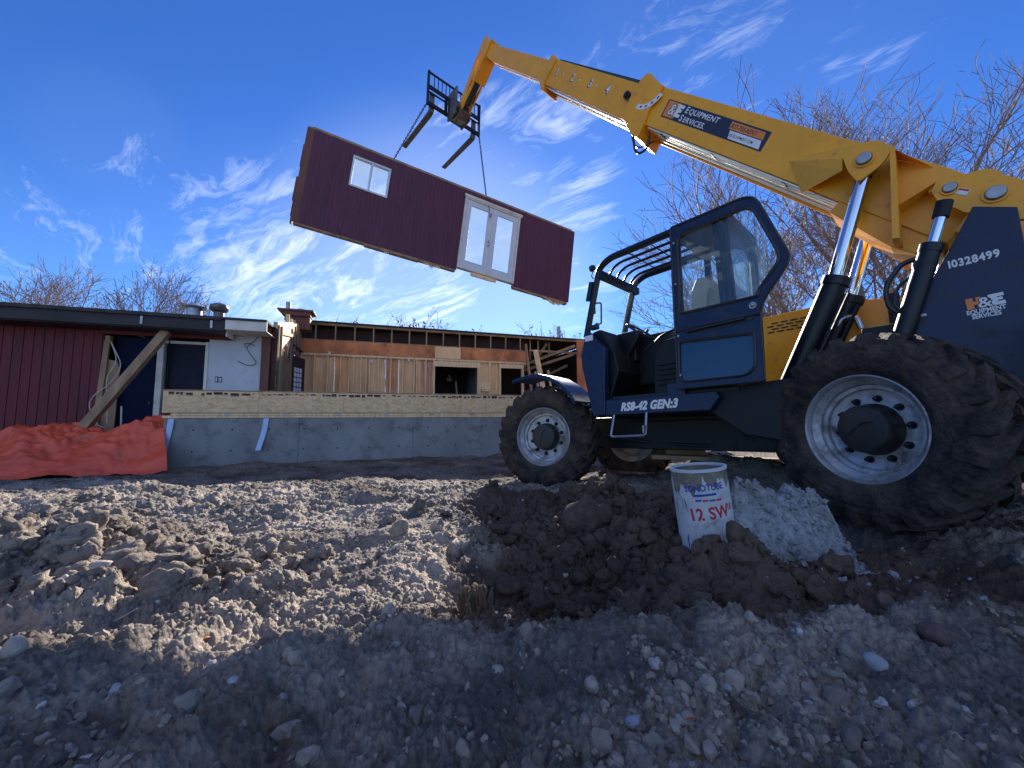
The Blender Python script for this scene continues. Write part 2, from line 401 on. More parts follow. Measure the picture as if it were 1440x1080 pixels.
# mirror loop, work lamp
b = MB(); b.tube(roundpath([(2.53,1.12,1.33),(2.42,1.16,1.29),(2.40,1.18,1.55),(2.50,1.18,1.57),(2.51,1.16,1.44)], .03), .010, 8)
b.box(2.50, 2.60, 1.09, 1.16, 1.26, 1.31); b.build('mirror_bracket', rubberhose, tele, smooth=True)
b = MB(); b.lathe([(.0,-.03),(.035,-.025),(.045,0),(.04,.03),(.0,.035)], 16, 'x', (2.58, 1.10, 2.08)); b.tube([(2.57,1.1,2.05),(2.60,1.1,1.98),(2.57,1.1,1.93)], .007, 6)
b.beam((2.60,1.10,1.90),(2.66,1.10,1.66), .03, .06); b.build('work_lamp', rubberhose, tele, smooth=True)
b = MB(); b.box(2.475,2.49,.50,.62,1.93,1.97); b.box(2.475,2.49,.36,.46,1.90,1.99); b.build('visor_label', seatm, tele)
# front fender
b = MB(); arc = [(3.95,.76),(3.80,.785),(3.62,.80),(3.43,.795),(3.22,.74),(3.02,.63),(2.86,.50),(2.76,.38)]
outer = arc; inner = [(x*1.0, z-.025) for x, z in arc]
b.prism(outer + inner[::-1], .84, 1.26)
b.prism([(x,z-.012) for x,z in outer] + [(x,z-.03) for x, z in inner[::-1]], 1.252, 1.27)
b.tube([(2.75,.9,.35),(3.0,.9,.3),(3.44,.9,.2)], .03, 8)
b.build('fender', navy, tele, smooth=True, angle=35, bevel=.006)

# engine bay on the far side
b = MB()
b.prism([(1.32,.22),(1.32,1.40),(.66,1.42),(.64,1.45),(-.06,1.33),(-.06,.22)], -1.15, -.36)
b.build('engine_cover', yellow, tele, bevel=.02)
b = MB()
for r_ in range(4):
    for c_ in range(4): b.box(.72+c_*.095+(r_%2)*.045, .79+c_*.095+(r_%2)*.045, -.358, -.354, 1.30-.035*r_, 1.315-.035*r_)
b.build('vent_slots', rubberhose, tele)
b = MB()
for r_ in range(10):
    for c_ in range(3): b.box(.44+c_*.08+(r_%2)*.04, .505+c_*.08+(r_%2)*.04, -.358, -.354, 1.15-.042*r_, 1.172-.042*r_)
b.build('vent_slots', rubberhose, tele)
MB().box(.40, .56, -.358, -.353, 1.29, 1.34).build('warning_label', white, tele)
b = MB(); b.tube(roundpath([(.55,-.3,1.0),(.40,-.28,1.20),(.30,-.25,1.19),(.27,-.25,1.05)], .06), .03, 10); b.build('exhaust_elbow', chrome, tele, smooth=True)
b = MB(); b.cyl((.02,-.2,1.05),(.02,-.2,1.28), .045, 14); b.cyl((.02,-.2,1.28),(.02,-.2,1.33), .05, 14); b.build('filler_neck', blackc, tele, smooth=True)

# rear tower
tw = [(-.517,1.70),(-.715,1.60),(-.715,1.2),(-.70,.2),(.30,.15),(.30,.28),(.10,.45),(-.12,.95),(-.367,1.40)]
b = MB(); b.prism(tw, .425, .465); b.prism(tw, -.465, -.425); b.prism([(-.66,1.1),(-.72,1.1),(-.72,.2),(-.66,.2)], -.425, .425)
tower = b.build('tower', navy, tele, bevel=.006)
def TMx(x, y, z): return Matrix(((-1,0,0,x),(0,0,1,y),(0,1,0,z),(0,0,0,1)))
text('serial_number', 'I0328499', .082, white, tower, TMx(-.350,.467,1.255) @ Matrix.Rotation(R(2), 4, 'Z'), bold=.003, sx=.74, spacing=1.12)
def logo(parent, M, s):
    # block H in orange, ampersand and block E in white, two lines of lettering beneath
    w = s
    h = MB(); h.prism([(0,0),(.42,0),(.42,.36),(.58,.36),(.58,0),(.86,0),(.86,1),(.58,1),(.58,.66),(.42,.66),(.42,1),(0,1)], 0, .0012, 'z', M @ Matrix.Scale(w, 4))
    h.build('logo_letter', orange, parent)
    e = MB(); e.prism([(1.38,0),(2.1,0),(2.1,.30),(1.72,.30),(1.72,.40),(2.0,.40),(2.0,.64),(1.72,.64),(1.72,.72),(2.1,.72),(2.1,1),(1.25,1),(1.25,.8),(1.38,.7)], 0, .0012, 'z', M @ Matrix.Scale(w, 4))
    e.build('logo_letter', white, parent)
    text('logo_ampersand', '&', 1.25*w, decnav, parent, M @ Matrix.Translation((.62*w,.02*w,.0016)), bold=.075*w, extr=.0003)
    text('logo_ampersand', '&', 1.25*w, white, parent, M @ Matrix.Translation((.62*w,.02*w,.0024)), bold=.018*w, extr=.0003)
LM = TMx(-.410,.467,.900) @ Matrix.Rotation(R(3), 4, 'Z')
logo(tower, LM, .086)
text('logo_text', 'EQUIPMENT', .046, white, tower, TMx(-.403,.467,.862) @ Matrix.Rotation(R(3), 4, 'Z'), bold=.0014, sx=.74)
text('logo_text', 'SERVICES', .046, white, tower, TMx(-.425,.467,.826) @ Matrix.Rotation(R(3), 4, 'Z'), bold=.0014, sx=.74)
b = MB(); b.cyl((-.128,.465,.896),(-.128,.485,.896), .022, 16); b.build('clearance_lamp', white, tele, smooth=True)
b = MB(); b.lathe([(.036,0),(.036,.012),(.024,.014)], 18, 'y', (-.128,.465,.896)); b.build('lamp_ring', blackc, tele, smooth=True)

# lift cylinders
for s in (1, -1):
    y = .355*s
    b = MB(); b.cyl((.345,y,1.39),(1.0,y,-.05), .098, 28); b.cyl((.325,y,1.435),(.355,y,1.365), .112, 28)
    b.tube([(.27,y-.12*s,1.30),(.55,y-.13*s,.7)], .018, 8)
    b.build('lift_cylinder', blackc, tele, smooth=True)
    b = MB(); b.cyl((.06,y,2.33),(.37,y,1.36), .056, 28); b.build('lift_rod', chrome, tele, smooth=True)
    b = MB(); b.lathe([(.03,-.06),(.085,-.06),(.085,.06),(.03,.06)], 20, 'y', (.035,y,2.43)); b.cyl((.045,y,2.40),(.068,y,2.30), .06, 20); b.build('rod_eye', black, tele, smooth=True)
for s in (1, -1):
    y = .50*s if s > 0 else -.5
    b = MB(); b.cyl((-.275,y,1.44),(.04,y,.48), .066, 24); b.cyl((-.285,y,1.47),(-.265,y,1.41), .072, 24)
    b.build('slave_cylinder', blackc, tele, smooth=True)
    b = MB(); b.cyl((-.365,y,1.72),(-.27,y,1.42), .036, 20); b.build('slave_rod', chrome, tele, smooth=True)
    b = MB(); b.cyl((-.385,y,1.79),(-.35,y,1.67), .05, 18); b.build('rod_eye', black, tele, smooth=True)
b = MB()
b.tube(roundpath([(-.20,.45,1.40),(-.10,.47,1.38),(.02,.48,1.20),(.0,.48,1.0),(-.12,.46,.92)], .15), .020, 8)
b.tube(roundpath([(-.22,.42,1.30),(-.06,.44,1.22),(-.02,.44,1.05),(-.10,.43,.94)], .12), .014, 8)
b.build('hydraulic_hose', rubberhose, tele, smooth=True)
b = MB(); b.tube([(-.20,.44,1.36),(-.14,.45,.94)], .012, 8); b.cyl((-.19,.44,1.38),(-.18,.44,1.32), .028, 10); b.box(-.2,-.05,.42,.47,.91,.93)
b.build('hose_fitting', galv, tele, smooth=True)

# ---- boom
AL = R(47.87); CA, SA = math.cos(AL), math.sin(AL)
PV = (-.632, 1.791)
BM = Matrix(((CA,0,-SA,PV[0]),(0,1,0,0),(SA,0,CA,PV[1]),(0,0,0,1)))
def uv(pts): return [(PV[0]+u*CA-v*SA, PV[1]+u*SA+v*CA) for u, v in pts]
b = MB()
b.prism(uv([(.0,-.36),(.0,.10),(.45,.13),(4.02,.13),(4.02,-.36)]), -.22, .22)
b.prism(uv([(.02,-.30),(.45,-.30),(.95,-.355),(.95,-.47),(.30,-.53),(.02,-.50)]), -.20, .20)
boom = b.build('boom', yellow, tele, bevel=.008)
# flared ear plates and gussets around the lift cylinder pins
for s in (1, -1):
    b = MB()
    y0, y1 = (.43*s, .46*s) if s > 0 else (-.46, -.43)
    b.prism(uv(rounded([(1.10,-.10),(1.05,.05),(.93,.10),(.80,.07),(.77,-.06),(.82,-.24),(.96,-.19),(1.05,-.13)], .04, 3)), y0, y1)
    # web plate behind the pin, running down to the underside
    b.prism(uv([(.84,.085),(.80,.09),(.22,-.50),(.255,-.53)]), .202 if s > 0 else -.45, .45 if s > 0 else -.202)
    # sloping cheek from box side out to the ear
    def q(u, v, y): x, z = uv([(u, v)])[0]; return Vector((x, y*s, z))
    b.add([q(1.62,-.14,.222), q(1.06,.06,.222), q(1.04,.05,.44), q(1.10,-.10,.44)], [(0,1,2,3)])
    b.add([q(1.66,-.20,.222), q(1.62,-.14,.222), q(1.10,-.10,.44), q(1.02,-.19,.44)], [(0,1,2,3)])
    b.add([q(1.66,-.20,.222), q(1.30,-.42,.222), q(1.02,-.19,.44)], [(0,1,2)])
    b.add([q(.78,.07,.44), q(.80,.08,.222), q(.52,.10,.222)], [(0,1,2)])
    # gusset to the base plate
    b.add([q(.44,-.33,.222), q(.44,-.33,.43), q(.365,-.05,.38), q(.36,-.03,.222)], [(0,1,2,3)])
    b.build('boom_bracket', yellow, tele, bevel=0)
    b = MB()
    y0, y1 = (.33, .365) if s > 0 else (-.365, -.33)
    b.prism(uv([(.375,-.03),(.36,.02),(.26,.06),(.19,.13),(.12,.15),(.05,.13),(-.4,.13),(-.5,-.02),(-.25,-.10),(.05,-.17),(.26,-.15),(.34,-.11)]), y0, y1)
    b.prism(uv([(.37,-.02),(.35,-.02),(.35,-.12),(.37,-.10)]), .22 if s > 0 else -.34, .34 if s > 0 else -.22)
    b.prism(uv([(.05,-.04),(.0,-.04),(-.05,-.3),(.0,-.3)]), .22 if s > 0 else -.34, .34 if s > 0 else -.22)
    b.build('base_plate', yellow, tele, bevel=.004)
    for a_, c_p, r_ in (((-.424,.30*s,1.946),(-.424,.395*s,1.946),.040),((-.638,.30*s,1.788),(-.638,.40*s,1.788),.052),((.035,.40*s,2.43),(.035,.50*s,2.43),.052)): MB().cyl(a_, c_p, r_, 22).build('pivot_pin', galv, tele, smooth=True, bevel=.006)
    for (px, pz), y, r0 in (((-.424,1.946),.366,.058),((-.638,1.788),.366,.072),((.035,2.43),.461,.074)):
        MB().lathe([(r0*.78,-.004),(r0,-.004),(r0,.012),(r0*.78,.012)], 22, 'y', (px, y*s, pz)).build('pin_boss', yellow, tele, smooth=True)
x, z = uv([(.22,-.06)])[0]
MB().prism(uv([(.26,-.035),(.135,-.02),(.128,-.065),(.252,-.08)]), .366, .369).build('warning_label', white, tele)
MB().prism(uv([(.22,-.035),(.14,-.022),(.138,-.035),(.218,-.048)]), .369, .3705).build('warning_stripe', redtxt, tele)
b = MB(); b.lathe([(.0,.003),(.045,.003),(.045,0)], 20, 'y', (PV[0]+.80*CA+.30*SA, .222, PV[1]+.80*SA-.30*CA)); b.build('access_hole', rubberhose, tele)
# end collar of the outer section
b = MB()
b.prism(uv([(3.98,.13),(4.24,.17),(4.34,.225),(4.44,.215),(4.49,.13),(4.47,-.40),(4.30,-.43),(4.02,-.55),(3.88,-.55),(3.92,-.37),(3.98,-.20)]), -.26, .26)
b.build('boom_collar', yellow, tele, bevel=.008)
b = MB(); b.prism(uv([(4.3,-.385),(4.3,.105),(7.15,.105),(7.15,-.335)]), -.17, .17)
mid = b.build('boom_mid_section', yellow, tele, bevel=.008)
b = MB(); b.prism(uv([(7.08,.10),(7.22,.15),(7.30,.135),(7.36,-.28),(7.24,-.36),(7.10,-.45),(7.02,-.44),(7.10,-.33)]), -.20, .20)
b.build('boom_collar', yellow, tele, bevel=.008)
b = MB(); b.prism(uv([(7.2,-.285),(7.2,.08),(10.42,.055),(10.62,.03),(10.64,-.08),(10.42,-.22),(9.9,-.275)]), -.125, .125)
b.build('boom_tip_section', yellow, tele, bevel=.008)
# wear strips, pipes under the sections
b = MB()
for v, y, r_ in ((-.375,.17,.013),(-.378,.10,.013),(-.378,.02,.013),(-.385,-.08,.016),(-.375,-.16,.013)):
    P = [BM @ Vector((u, y, v)) for u in (.95, 3.86)]; b.tube(P, r_, 10)
for v, y, r_ in ((-.375,.20,.011),): P = [BM @ Vector((u, y, v)) for u in (1.2, 3.86)]; b.tube(P, r_, 10)
for v, y, r_ in ((-.405,.13,.013),(-.40,.04,.012),(-.405,-.10,.014)):
    b.tube([BM @ Vector((4.3,y,v-.005)), BM @ Vector((7.08,y,v+.045))], r_, 10)
for v, y, r_ in ((-.305,.09,.012),(-.305,-.02,.012)):
    b.tube([BM @ Vector((7.36,y,v)), BM @ Vector((9.75,y,v))], r_, 10)
b.build('hydraulic_pipes', pipe_m, boom, smooth=True)
b = MB()
for u in (1.55, 2.6, 3.55): MB().prism(uv([(u,-.362),(u+.035,-.362),(u+.035,-.392),(u,-.392)]), .05, .20).build('pipe_clamp', black, boom)
b = MB(); b.prism(uv([(.95,-.36),(.95,-.41),(4.0,-.41),(4.0,-.36)]), -.221, -.205)
b.prism(uv([(4.3,-.385),(4.3,-.425),(7.1,-.375),(7.1,-.335)]), -.171, -.155)
b.build('bottom_flange', yellow, boom)
b = MB()
b.tube([BM @ Vector(p) for p in roundpath([(4.1,.20,-.45),(4.0,.22,-.56),(3.80,.24,-.70),(3.68,.24,-.72),(3.62,.22,-.62),(3.75,.20,-.45)], .1)], .018, 8)
b.tube([BM @ Vector(p) for p in roundpath([(4.2,.16,-.45),(4.02,.18,-.60),(3.80,.2,-.66),(3.60,.2,-.50)], .1)], .012, 8)
b.build('hose_loop', rubberhose, boom, smooth=True)
b = MB(); b.prism(uv([(4.5,.15),(6.9,.125),(7.0,.12),(7.0,.106),(4.5,.106)]), -.05, .16); b.build('top_hose_guard', mat('dark_green_guard',(.02,.05,.04),.5), boom)
b = MB(); c = BM @ Vector((4.66,.17,-.09)); b.cyl(c, c+Vector((0,.05,0)), .055, 18); b.cyl(c+Vector((0,.05,0)), c+Vector((0,.065,0)), .03, 12)
b.tube([c+Vector((0,.03,-.03)), c+Vector((-.03,.05,-.14)), c+Vector((-.08,.04,-.24))], .012, 6); b.build('reel_knob', rubberhose, boom, smooth=True)
# angle indicator: a pale quarter arc with dark ticks
def arcpts(r0, r1, a0, a1, n, cu, cv):
    o = [(cu+r0*math.cos(R(a0+(a1-a0)*k/n)), cv+r0*math.sin(R(a0+(a1-a0)*k/n))) for k in range(n+1)]
    i = [(cu+r1*math.cos(R(a0+(a1-a0)*k/n)), cv+r1*math.sin(R(a0+(a1-a0)*k/n))) for k in range(n+1)]
    return o + i[::-1]
b = MB(); b.prism(uv(arcpts(.31,.24,190,280,10,4.20,.08)), .260, .264); b.build('angle_gauge', white, boom)
for k in range(4): MB().prism(uv(arcpts(.285,.262,198+k*20,206+k*20,2,4.20,.08)), .264, .2655).build('gauge_tick', decnav, boom)
# big decal
def BT(u, v, y): 
    p = uv([(u, v)])[0]
    return Matrix(((-CA,-SA,0,p[0]),(0,0,1,y),(-SA,CA,0,p[1]),(0,0,0,1)))
sgn = MB().prism(uv([(3.77,.015),(2.07,.0),(2.03,-.205),(3.74,-.205)]), .220, .223).build('decal_panel', decnav, boom)
MB().prism(uv([(3.745,.002),(3.50,.0),(3.46,-.08),(3.52,-.19),(3.72,-.19)]), .223, .2245).build('decal_block', orange, boom)
H0 = BT(3.66,-.160,.2248)
b = MB(); b.prism([(.125,-.0),(.235,-.0),(.235,.04),(.18,.04),(.18,.06),(.22,.06),(.22,.095),(.18,.095),(.18,.11),(.235,.11),(.235,.15),(.10,.15),(.125,.11)], 0, .001, 'z', H0); b.build('decal_letter', white, boom)
text('decal_ampersand', '&', .19, decnav, boom, H0 @ Matrix.Translation((.0,.005,.0012)), bold=.010, extr=.0003, sx=1.0)
text('decal_ampersand', '&', .19, white, boom, H0 @ Matrix.Translation((.0,.005,.0022)), bold=.002, extr=.0003, sx=1.0)
text('decal_text', 'E', .108, white, boom, BT(3.385,-.080,.2235), bold=.002, extr=.0006, sx=.95)
text('decal_text', 'QUIPMENT', .088, white, boom, BT(3.318,-.080,.2235), bold=.0012, extr=.0006, sx=1.12, spacing=1.08)
text('decal_text', 'S', .108, white, boom, BT(3.40,-.183,.2235), bold=.002, extr=.0006, sx=.95)
text('decal_text', 'ERVICES.', .088, white, boom, BT(3.335,-.183,.2235), bold=.0012, extr=.0006, sx=1.08, spacing=1.08)
MB().prism(uv([(2.62,-.015),(2.13,-.02),(2.10,-.095),(2.60,-.095)]), .223, .2245).build('decal_block', orange, boom)
MB().prism(uv([(2.57,-.105),(2.11,-.105),(2.07,-.19),(2.53,-.19)]), .223, .2245).build('decal_block', white, boom)
text('phone_number', '877-700-RENT', .066, darktxt, boom, BT(2.595,-.08,.2247), bold=.0008, extr=.0004, sx=.93, spacing=1.02)
text('web_address', 'HE-EQUIPMENT.COM', .046, decnav, boom, BT(2.54,-.165,.2247), bold=.0003, extr=.0004, sx=.80)
for k, (u, c) in enumerate(((6.92,'1'),(6.33,'2'),(5.76,'3'),(5.24,'4'))):
    text('boom_number', c, .17, decnav, mid, BT(u+.008,-.145,.1712), bold=.012, extr=.0006, sx=1.1)
    text('boom_number', c, .17, white, mid, BT(u,-.14,.1725), bold=.004, extr=.0006, sx=1.1)
    if k: 
        b = MB(); c0 = BM @ Vector((u+.30,.171,-.09)); b.cyl(c0, c0+Vector((0,.003,0)), .016, 10); b.build('boom_mark', white, mid)
text('model_text', 'RS8-42 GEN:3', .125, white, tele, TMx(2.22,1.1005,.235) @ Matrix.Rotation(R(.5),4,'Z'), bold=.0065, shear=.28, sx=.86, spacing=1.05)

# gooseneck head, carriage, forks
b = MB()
for y in (-.135, .105):
    b.prism([(6.42,9.90),(6.60,9.93),(6.95,9.62),(7.65,8.90),(7.72,8.72),(7.62,8.64),(7.50,8.72),(6.84,9.52),(6.40,9.62)], y, y+.03)
b.prism([(6.60,9.93),(6.56,9.90),(7.50,8.93),(7.56,8.99)], -.105, .105)
b.prism([(6.20,9.55),(6.75,9.12),(6.95,8.98),(7.0,9.10),(6.6,9.45),(6.36,9.62)], -.17, .17)
b.build('boom_head', yellow, tele, bevel=.01)
b = MB(); b.prism([(6.92,9.12),(7.02,8.98),(7.75,8.50),(7.82,8.56),(7.80,8.66)], -.15, -.11); b.prism([(6.92,9.12),(7.02,8.98),(7.75,8.50),(7.82,8.56),(7.80,8.66)], .09, .13)
b.build('head_link', yellow, tele, bevel=.008)
b = MB(); b.cyl((6.85,0,9.18),(7.45,0,8.74), .085, 20); b.build('tilt_cylinder', rubberhose, tele, smooth=True)
b = MB(); b.cyl((7.40,0,8.78),(7.80,0,8.72), .045, 16); b.cyl((7.8,-.2,8.72),(7.8,.2,8.72), .05, 14); b.cyl((7.62,-.22,8.72),(7.62,.22,8.72), .06, 14); b.build('tilt_rod', steel, tele, smooth=True)
b = MB(); CX0 = 8.10
b.box(7.66, CX0, -.24, -.19, 8.55, 9.35); b.box(7.66, CX0, .19, .24, 8.55, 9.35); b.box(7.95, CX0, -.24, .24, 8.6, 9.25)
b.prism([(7.55,8.62),(7.75,8.5),(7.95,8.55),(7.95,8.9),(7.6,8.84)], -.16, .16)
b.build('quick_attach', steel, tele, bevel=.01)
b = MB()
b.box(CX0, CX0+.06, -.86, .86, 8.74, 8.84)            # bottom bar
b.box(CX0, CX0+.05, -.86, .86, 9.24, 9.34)            # middle bar
b.box(CX0+.005, CX0+.045, -.86, .86, 9.70, 9.75)      # top bar
for y in (-.86, .81): b.box(CX0-.01, CX0+.06, y, y+.05, 8.72, 9.76)
for k in range(13):
    y = -.78+k*.12; b.box(CX0+.012, CX0+.035, y-.01, y+.01, 9.34, 9.70)
for y in (-.3,.28): b.box(CX0, CX0+.05, y-.04, y+.04, 8.84, 9.24)
b.cyl((CX0+.03,-.84,9.14),(CX0+.03,.84,9.14), .024, 12)
b.build('fork_carriage', blackc, tele, bevel=.005)
for y in (.68, -.68):
    b = MB()
    b.prism([(CX0+.06,9.20),(CX0+.11,9.20),(CX0+.12,8.72),(CX0+.16,8.67),(9.88,8.655),(9.88,8.63),(CX0+.16,8.60),(CX0+.08,8.62),(CX0+.055,8.70)], y-.07, y+.07)
    b.build('fork', steel, tele, bevel=.008)

# ---- wheels
def wheel(width=.40, r0=.685):
    rim = MB()
    w = width/2
    rim.lathe([(r_*1.12, h_) for r_, h_ in [(.335,-w*.95),(.355,-w*.95),(.355,-w*.8),(.31,-w*.6),(.31,w*.55),(.345,w*.80),(.352,w*.96),(.338,w*1.0),(.328,w*.92),(.322,w*.74),(.288,w*.55),(.285,w*.42),(.262,w*.40),(.255,w*.28),(.225,w*.22),(.215,w*.22),(.06,w*.22),(.06,w*.1),(.225,w*.1),(.27,w*.2),(.28,-w*.5),(.335,-w*.95)]], 64)
    o = rim.build('wheel', rimm, tele, smooth=True, angle=28)
    t = MB()
    tp = [(.386,-w*.97),(.42,-w*1.12),(.50,-w*1.20),(.585,-w*1.14),(.635,-w*.98),(.648,-w*.5),(.652,0),(.648,w*.5),(.635,w*.98),(.585,w*1.14),(.545,w*1.185),(.535,w*1.205),(.50,w*1.205),(.46,w*1.18),(.45,w*1.19),(.425,w*1.14),(.40,w*1.05),(.386,w*.97)]
    t.lathe(tp, 96)
    # chevron lugs
    n = 22
    def surf(s):
        # s in 0..1.35 : across from the centre to the shoulder, then down the side wall
        if s < 1: return .650 - .014*s*s, s*w*1.02
        k = (s-1)/.40; return .636-.095*k, w*1.02 + w*.17*k
    for side_ in (1, -1):
        for i in range(n):
            th0 = 2*math.pi*(i + (.5 if side_ < 0 else 0))/n
            vs = []; S = [-.12, .15, .5, .85, 1.0, 1.12, 1.30]
            for s_ in S:
                rr, yy = surf(max(s_, 0)); 
                if s_ < 0: yy = s_*w
                sk = .30*min(max(s_,0), 1.0)**1.0 + .02
                ht = .042 if s_ <= 1 else .034*(1.4-s_)/.4+.006
                hw = .062 + .018*min(max(s_,0),1)
                jit = random.uniform(-.006,.006)
                for dth, lift in ((-hw, -.01), (-hw*.72, ht+jit), (hw*.72, ht+jit), (hw, -.01)):
                    a = th0 + sk + dth
                    r_ = rr + (lift if s_ <= 1 else lift*.6); y_ = (yy + (0 if s_ <= 1 else max(lift,0)*.6))*side_
                    vs.append((r_*math.cos(a), y_, r_*math.sin(a)))
            fs = []
            for k in range(len(S)-1):
                for j in range(3): fs.append((k*4+j, k*4+j+1, k*4+j+5, k*4+j+4))
            fs += [(0,1,2,3), tuple(len(vs)-4+j for j in (3,2,1,0))]
            t.add(vs, fs)
    tt = t.build('tyre', rubber, o, smooth=True, angle=50)
    bm_ = tt.modifiers.new('sub', 'SUBSURF'); bm_.subdivision_type = 'SIMPLE'; bm_.levels = bm_.render_levels = 2
    vg = tt.vertex_groups.new(name='mud')
    for v in tt.data.vertices: vg.add([v.index], min(1, max(0, (math.hypot(v.co.x, v.co.z)-.43)/.08)), 'REPLACE')
    tex = bpy.data.textures.get('mud_tex') or bpy.data.textures.new('mud_tex', 'CLOUDS'); tex.noise_scale = .032; tex.noise_depth = 5
    dm = tt.modifiers.new('mud', 'DISPLACE'); dm.texture = tex; dm.strength = .018; dm.mid_level = .45; dm.vertex_group = 'mud'
    h = MB(); h.lathe([(.0,w*.90),(.13,w*.90),(.158,w*.87),(.170,w*.78),(.174,w*.40),(.185,w*.30),(.185,w*.22)], 48)
    h.tube([(-.09,w*.905,.02),(-.03,w*.91,.035),(.05,w*.905,.01),(.10,w*.90,-.02)], .006, 5)
    h.build('hub_cap', hubm, o, smooth=True, angle=35)
    first = MB(); first.cyl((0,w*.22,0),(0,w*.36,0), .019, 6); first.lathe([(.013,w*.36),(.013,w*.44),(.0,w*.48)], 10); first.cyl((0,w*.2,0),(0,w*.26,0), .026, 12)
    nut = first.build('lug_nut', blackc, o, smooth=True, angle=40)
    for k in range(10):
        c = nut if k == 0 else nut.copy()
        if k: COL.objects.link(c); c.parent = o
        a = 2*math.pi*k/10+.2; c.location = (.222*math.cos(a), 0, .222*math.sin(a))
    return o
w0 = wheel()
spots = [(.10, 1.03, 0, R(-24)), (3.44, 1.03, -.06, R(21)), (.10, -1.03, 0, math.pi-R(24)), (3.42, -1.03, -.05, math.pi+R(21))]
for i, (x, y, z, rz) in enumerate(spots):
    o = w0 if i == 0 else copytree(w0, tele)
    o.location = (x, y, z); o.rotation_euler = (0, (.3, 1.1, .5, .9)[i], rz)
# ------------------------------------------------------------------ SUSPENDED WALL SECTION (local: x along, y away from camera, z up along the wall)
P0 = Vector((-4.795, 8.839, 7.036)); Wd = Vector((.8796, .4478, -.160)).normalized()
Nd = Vector((-.4535, .8912, 0)).normalized(); Ud = -( -Wd.cross(Nd)); Ud = Nd.cross(Wd) * -1
if Ud.z < 0: Ud = -Ud
Ue = (Ud - Wd*.088)            # the torn-out wall is racked a little out of square
PM = frame(P0, Wd, Nd, Ue)
pan = empty('wall_section', 'cut-out maroon wall with window and white french doors hanging tilted from chains', 'wall section', PM)
def grooved(mb, a0, a1, z0, z1, y0, y1, pitch=.105, g=.009, d=.004):
    # vertical grooved sheet: profile in plan, extruded vertically
    pts = [(a0, y0)]; a = math.ceil(a0/pitch)*pitch
    while a + g < a1:
        if a > a0: pts += [(a, y0), (a+.001, y0+d), (a+g-.001, y0+d), (a+g, y0)]
        a += pitch
    pts += [(a1, y0), (a1, y1), (a0, y1)]
    mb.prism(pts, z0, z1, 'z')
b = MB(); HL = 7.80
wx0, wx1, wz0, wz1 = .92, 1.86, -1.10, -.27
dx0, dx1, dz0, dz1 = 3.95, 5.76, -2.36, -.20
grooved(b, 0, wx0, -2.44, 0, 0, .012); grooved(b, wx0, wx1, -2.44, wz0, 0, .012); grooved(b, wx0, wx1, wz1, 0, 0, .012)
grooved(b, wx1, dx0, -2.435, 0, 0, .012); grooved(b, dx0, dx1, dz1, 0, 0, .012); grooved(b, dx1, HL, -2.43, 0, 0, .012)
b.build('siding', maroon, pan)
b = MB(); rs = random.Random(3)
b.box(-.16, -.003, .0, .03, -2.44, -.0); b.box(-.17, -.13, .03, .17, -2.46, .02)
b.box(-.19,-.16,.05,.15,-1.0,-.45); b.box(-.21,-.17,.05,.13,-1.9,-1.3); b.box(-.185,-.165,.02,.16,-2.3,-1.95)
b.build('corner_board', redbrown, pan, bevel=.004)
b = MB()
b.box(-.15, HL+.01, .02, .17, .003, .045); b.box(-.05, HL-.1, .03, .165, .045, .08)
for a0_, a1_, dz in ((-.1,1.5,0),(1.5,2.9,.03),(2.9,dx0-.02,.01),(dx1+.02,6.9,.0),(6.9,7.75,.03)):
    b.box(a0_, a1_, .013, .155, -2.475-dz, -2.40)
a = .0
while a < HL:
    if not (wx0-.04 < a < wx1 or dx0-.04 < a < dx1): b.box(a, a+.038, .014, .155, -2.44, .0)
    a += .406
for (x0, x1) in ((wx0, wx1), (dx0, dx1)): 
    b.box(x0-.04, x0-.002, .014, .155, -2.44, 0); b.box(x1+.002, x1+.04, .014, .155, -2.44, 0)
b.box(wx0, wx1, .014, .155, wz0-.04, wz0-.002); b.box(wx0, wx1, .014, .155, wz1+.002, wz1+.1); b.box(dx0, dx1, .014, .155, dz1+.002, dz1+.17)
b.build('stud_frame', lumber2, pan, bevel=.003)
b = MB()
for x0, x1, d in ((.3,.9,.05),(1.0,1.9,.03),(2.0,2.12,.12),(2.95,3.5,.10),(3.2,3.36,.15),(3.6,3.9,.06),(4.4,5.2,.04),(6.3,6.9,.05),(6.95,7.6,.16),(7.2,7.5,.20)):
    n = 7; top = [(x0+(x1-x0)*k/n, -2.40) for k in range(n+1)]; bot = [(x0+(x1-x0)*k/n, -2.44-d*rs.uniform(.5,1)) for k in range(n+1)]
    b.prism(bot + top[::-1], .03, .06)
b.build('torn_sheathing', lumber, pan)
MB().box(.0, HL, .156, .165, -2.44, 0.0)
# window
wf = MB(); wf.ring([(wx0,wz0),(wx1,wz0),(wx1,wz1),(wx0,wz1)], [(wx0+.045,wz0+.045),(wx1-.045,wz0+.045),(wx1-.045,wz1-.045),(wx0+.045,wz1-.045)], -.02, .08)
wf.box(1.37, 1.42, -.012, .06, wz0+.045, wz1-.045)
win = wf.build('window', vinyl, pan, bevel=.004)
MB().box(wx0+.045, 1.37, .03, .034, wz0+.045, wz1-.045).build('pane', glass2, win); MB().box(1.42, wx1-.045, .045, .049, wz0+.045, wz1-.045).build('pane', glass2, win)
